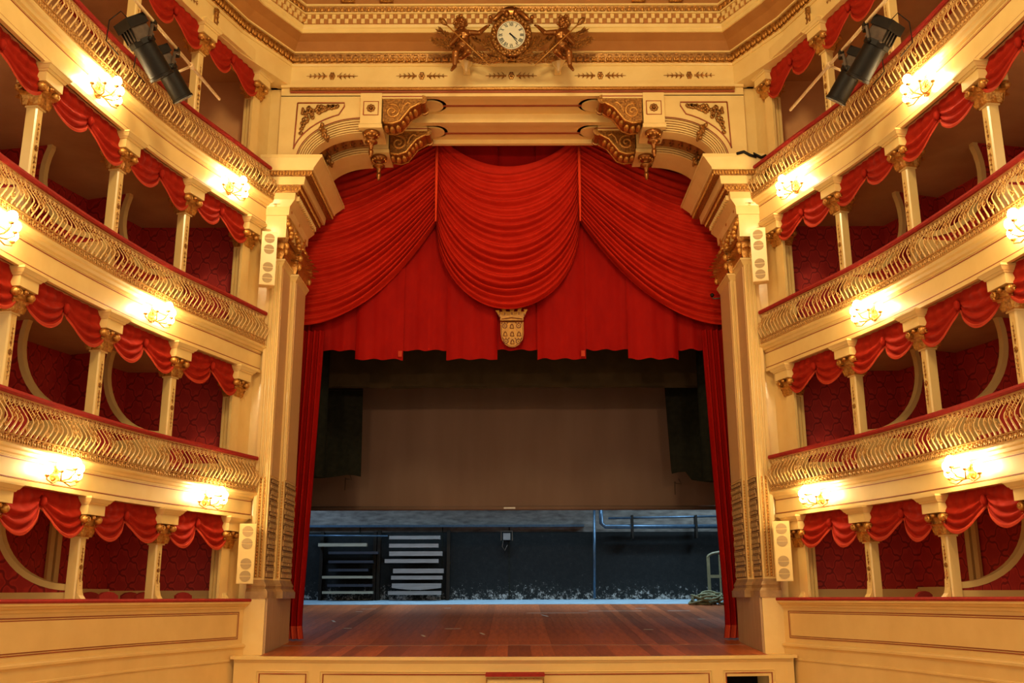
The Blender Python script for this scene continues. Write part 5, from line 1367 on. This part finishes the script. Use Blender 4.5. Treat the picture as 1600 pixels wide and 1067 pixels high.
# racks of battens on the back wall
def at_wall(u, y, Y=31.2): return PX(u, y, Y)
g = at_wall(648, 935)
def rack(u0, u1, ytop, label):
    a = at_wall(u0, 935); b_ = at_wall(u1, ytop)
    r_ = thing('batten_rack', label, 'rack', (a.x, 31.3, ZB))
    for x in (0.0, b_.x - a.x):
        MB().bx(x - 0.05, x + 0.05, -0.02, 0.2, 0, b_.z - ZB).build('rack_post', 'black_metal', r_)
    return r_
rack(588, 700, 828, 'black rack with grey battens against the rear wall')
rack(497, 585, 830, 'black rack with dark and pale battens at far left of the rear wall')
def batten(u0, u1, y0, y1, mat, label, grp, bow=0.0):
    a = at_wall(u0, y1, 31.0); b_ = at_wall(u1, y0, 31.0); L = b_.x - a.x; h = b_.z - a.z
    o = MB(); n = 10
    top = [(L * i / n, h) for i in range(n + 1)]; bot = [(L * i / n, -bow * math.sin(PI * i / n)) for i in range(n, -1, -1)]
    o.prism(top + bot, lambda p, t: Vector((p[0], 0.24 * t, p[1])), 0, 1)
    m_ = o.build('batten', mat); m_.location = (a.x, 31.0, a.z); tag(m_, label, 'batten', grp)
gy = [(607, 687, 836.5, 842, 0), (607, 684, 849, 855, 0), (607, 690, 861, 868, 0), (600, 684, 873, 879, 0), (613, 692, 888, 895, 0), (610, 690, 899, 905, 0), (611, 688, 911, 918, 0.06), (605, 688, 923, 929, 0)]
wd_ = ['top', 'second from top', 'third from top', 'fourth from top', 'fifth from top', 'sixth from top', 'bow-bellied seventh', 'lowest']
for (a, c, e, f_, bw), w_ in zip(gy, wd_): batten(a, c, e, f_, 'batten_grey', f'{w_} grey board stacked in the rack on the rear wall', 'grey boards on the rack', bw)
for (a, c, e, f_, mt, lab) in ((496, 572, 848, 853, 'batten_pale', 'pale board high in the left rack'), (512, 590, 861, 865, 'batten_dark', 'dark blue board below the highest pale one in the left rack'), (512, 582, 875, 879, 'batten_dark', 'dark blue board in the middle of the left rack'), (512, 574, 888, 892, 'batten_dark', 'short dark blue board above the middle pale board in the left rack'),
                               (502, 580, 899, 903, 'batten_pale', 'pale board in the middle of the left rack'), (510, 580, 912, 916, 'batten_dark', 'dark blue board between the two lower pale boards in the left rack'), (502, 581, 923, 927, 'batten_pale', 'lowest pale board in the left rack')):
    batten(a, c, e, f_, mt, lab, 'boards in the left rack')
# pipes and junction box on the rear wall
def pipe(name, pts_, r_, label, cat='pipe'):
    P_ = [PX(u, y, 31.1) for u, y in pts_]; o = MB().tube([p - P_[0] for p in P_], r_, 8).build(name, 'steel_pipe', None, True); o.location = P_[0]; tag(o, label, cat)
pipe('wall_pipe', [(1135, 823), (945, 823), (939, 818), (938, 790)], 0.065, 'thick dark pipe bending upwards on the right of the rear wall')
pipe('wall_conduit', [(928, 935), (928, 795)], 0.04, 'vertical dark conduit on the rear wall left of the bent pipe')
pipe('guard_rail', [(1135, 807), (950, 810)], 0.035, 'thin horizontal rail above the bent pipe on the rear wall', 'rail')
pipe('blue_rail', [(480, 836), (605, 837)], 0.03, 'thin bluish rail across the racks on the rear wall', 'rail')
for u in (988, 1088):
    q = PX(u, 823, 31.0); o = MB().bx(-0.03, 0.03, 0, 0.3, -0.35, 0.35).build('pipe_hanger', 'black_metal'); o.location = q; tag(o, f'black hanger strap on the bent pipe, {"left" if u < 1000 else "right"} one', 'hanger')
q = PX(791, 838, 31.2)
jb = thing('junction_box', 'small pale junction box with bracket on the rear wall', 'junction box', (q.x, 31.2, q.z))
MB().bx(-0.11, 0.11, 0, 0.3, -0.10, 0.10).build('box_body', 'batten_grey', jb)
MB().tube([(-0.17, 0.05, -0.12), (-0.17, 0.05, 0.16), (0.17, 0.05, 0.16), (0.17, 0.05, -0.12)], 0.02, 5).build('box_bracket', 'grey_metal', jb)
MB().tube([(-0.10, 0.1, -0.1), (-0.14, 0.1, -0.3), (-0.06, 0.1, -0.42), (0.02, 0.1, -0.25)], 0.012, 5).build('box_cable', 'grey_metal', jb, True)
# arched gate panel and rope heap at the right
a = PX(1106, 927, 30.6); h = PX(1106, 867, 30.6).z - a.z
gt = thing('scenic_gate', 'pale arched scenery gate leaning at the right behind the curtain', 'scenery', (a.x, 30.6, zstage(30.6)))
h = PX(1106, 867, 30.6).z - zstage(30.6)
GW = 1.1
MB().bx(0, 0.09, 0, 0.06, 0, h * 0.96).build('gate_stile', 'gate_paint', gt); MB().bx(GW - 0.09, GW, 0, 0.06, 0, h * 0.96).build('gate_stile', 'gate_paint', gt)
MB().tube([(GW / 2 - (GW / 2 - 0.04) * math.cos(t), 0.03, h * 0.94 + 0.16 * math.sin(t)) for t in [PI * i / 12 for i in range(13)]], 0.045, 6).build('gate_arch', 'gate_paint', gt)
for x in (0.36, 0.70): MB().bx(x, x + 0.05, 0.01, 0.05, 0, h * 1.0).build('gate_bar', 'gate_paint', gt)
for z in (0.05, h * 0.5): MB().bx(0.05, GW - 0.05, 0.005, 0.055, z, z + 0.09).build('gate_rail', 'gate_paint', gt)
q = PX(1099, 940, 29.4)
rp = thing('rope_heap', 'heap of coiled olive rope on the stage floor at the right', 'rope', (q.x + 0.2, 29.4, zstage(29.4)))
rr = random.Random(2)
for i in range(16):
    cx = rr.uniform(-0.35, 0.55); cy = rr.uniform(-0.25, 0.25); R_ = rr.uniform(0.16, 0.30); cz = 0.05 + 0.30 * rr.random() * (1 - abs(cx - 0.1) / 0.6); tl = rr.uniform(-0.9, 0.9); t2 = rr.uniform(-0.9, 0.9)
    pth = [(cx + R_ * math.cos(a) * rr.uniform(.92, 1.06), cy + R_ * 0.8 * math.sin(a), max(0.03, cz + R_ * (tl * 0.6 * math.cos(a) + t2 * 0.6 * math.sin(a)))) for a in [2 * PI * k / 16 for k in range(17)]]
    MB().tube(pth, 0.03, 6).build('rope_coil', 'rope', rp, True)
# white tape marks on the boards
NTH = 'first second third fourth fifth sixth seventh eighth ninth tenth eleventh twelfth thirteenth fourteenth fifteenth'.split()
tapes = [(850, 962, 1, 0.5, 0.05), (870, 958, 2, 1.6, 0.04), (960, 955, 2, 1.4, 0.04), (1000, 951, 0, 0.5, 0.05), (520, 970, 1, 0.4, 0.06), (560, 955, 0, 0.3, 0.05), (660, 993, 1, 0.3, 0.05), (752, 990, 1, 0.3, 0.05), (542, 981, 0, 0.3, 0.05), (698, 950, 0, 0.3, 0.05), (1012, 984, 0, 0.35, 0.06), (1060, 955, 2, 0.6, 0.05), (1095, 968, 0, 0.3, 0.05), (706, 982, 2, 0.35, 0.03), (575, 951, 2, 0.4, 0.04)]
for n_, (u, y, o_, L, w_) in enumerate(tapes):
    # meet the raked floor along the pixel's ray
    lo, hi = 18.0, 31.4
    for _ in range(40):
        m_ = (lo + hi) / 2
        if PX(u, y, m_).z > zstage(m_): lo = m_
        else: hi = m_
    q = PX(u, y, lo); lx, ly = (L, w_) if o_ == 2 else (w_, L)
    if o_ == 0: lx, ly = L * 0.6, w_
    mb = MB().bx(-lx / 2, lx / 2, -ly / 2, ly / 2, 0.002, 0.005)
    for p in mb.v: p.z += zstage(q.y + p.y) - zstage(q.y)
    o = mb.build('floor_tape', 'tape'); o.location = (q.x, q.y, zstage(q.y)); o.rotation_euler = (0, 0, 0.3 if o_ == 1 else 0.0)
    rank = sorted(t_[0] for t_ in tapes).index(u)
    tag(o, f'strip of pale marking tape on the stage boards, {NTH[rank]} from the left', 'tape', 'tape marks on the stage boards')

# black cable bundle lying on the right impost cornice, small lantern clamped beside the pelmet
q0 = PX(1152, 241, 18.2)
o = MB().tube([(PX(u, y, 18.2) - q0) for u, y in ((1152, 241), (1163, 238), (1172, 243), (1182, 246), (1178, 241), (1190, 247), (1198, 244))], 0.03, 6).build('cable_bundle', 'black_metal', None, True); o.location = q0
tag(o, 'loose bundle of black cable lying on the right pier cornice', 'cable')
q0 = PX(1113, 462, 20.45)
sl = thing('clamp_lamp', 'tiny dark lamp on an arm beside the pelmet at the right pier', 'lamp', q0)
MB().ball((0, 0, 0), 0.045, 10, 7).build('lamp_head', 'black_metal', sl, True)
MB().tube([(0, 0, -0.05), (0.03, 0, -0.08), (0.24, -0.1, -0.09)], 0.016, 6).build('lamp_arm', 'grey_metal', sl, True)

# prompter's hood
q = PX(804, 1053, 17.5); x0 = PX(758, 1060, 17.5).x; x1 = PX(849, 1060, 17.5).x
ph = thing('prompt_box', 'cream prompt box with red top in front of the stage edge', 'prompt box', ((x0 + x1) / 2, 17.35, FLOOR))
hw = (x1 - x0) / 2; zt_ = PX(804, 1052, 17.2).z - FLOOR
MB().bx(-hw + 0.03, hw - 0.03, -0.15, 0.2, 0, zt_ - 0.05).build('box_front', 'cream_dull', ph)
MB().bx(-hw, hw, -0.18, 0.2, zt_ - 0.05, zt_).build('box_top', 'rail_velvet', ph)
MB().tube([(-hw + 0.02, -0.16, 0.05), (-hw + 0.02, -0.16, zt_ - 0.08), (hw - 0.02, -0.16, zt_ - 0.08), (hw - 0.02, -0.16, 0.05)], 0.018, 5).build('box_moulding', 'gold_dark', ph)

# lift the whole place so that the stalls floor lies at z = 0
for o in C.objects:
    if o.parent is None and o.type not in ('CAMERA', 'LIGHT'): o.location.z += ZC
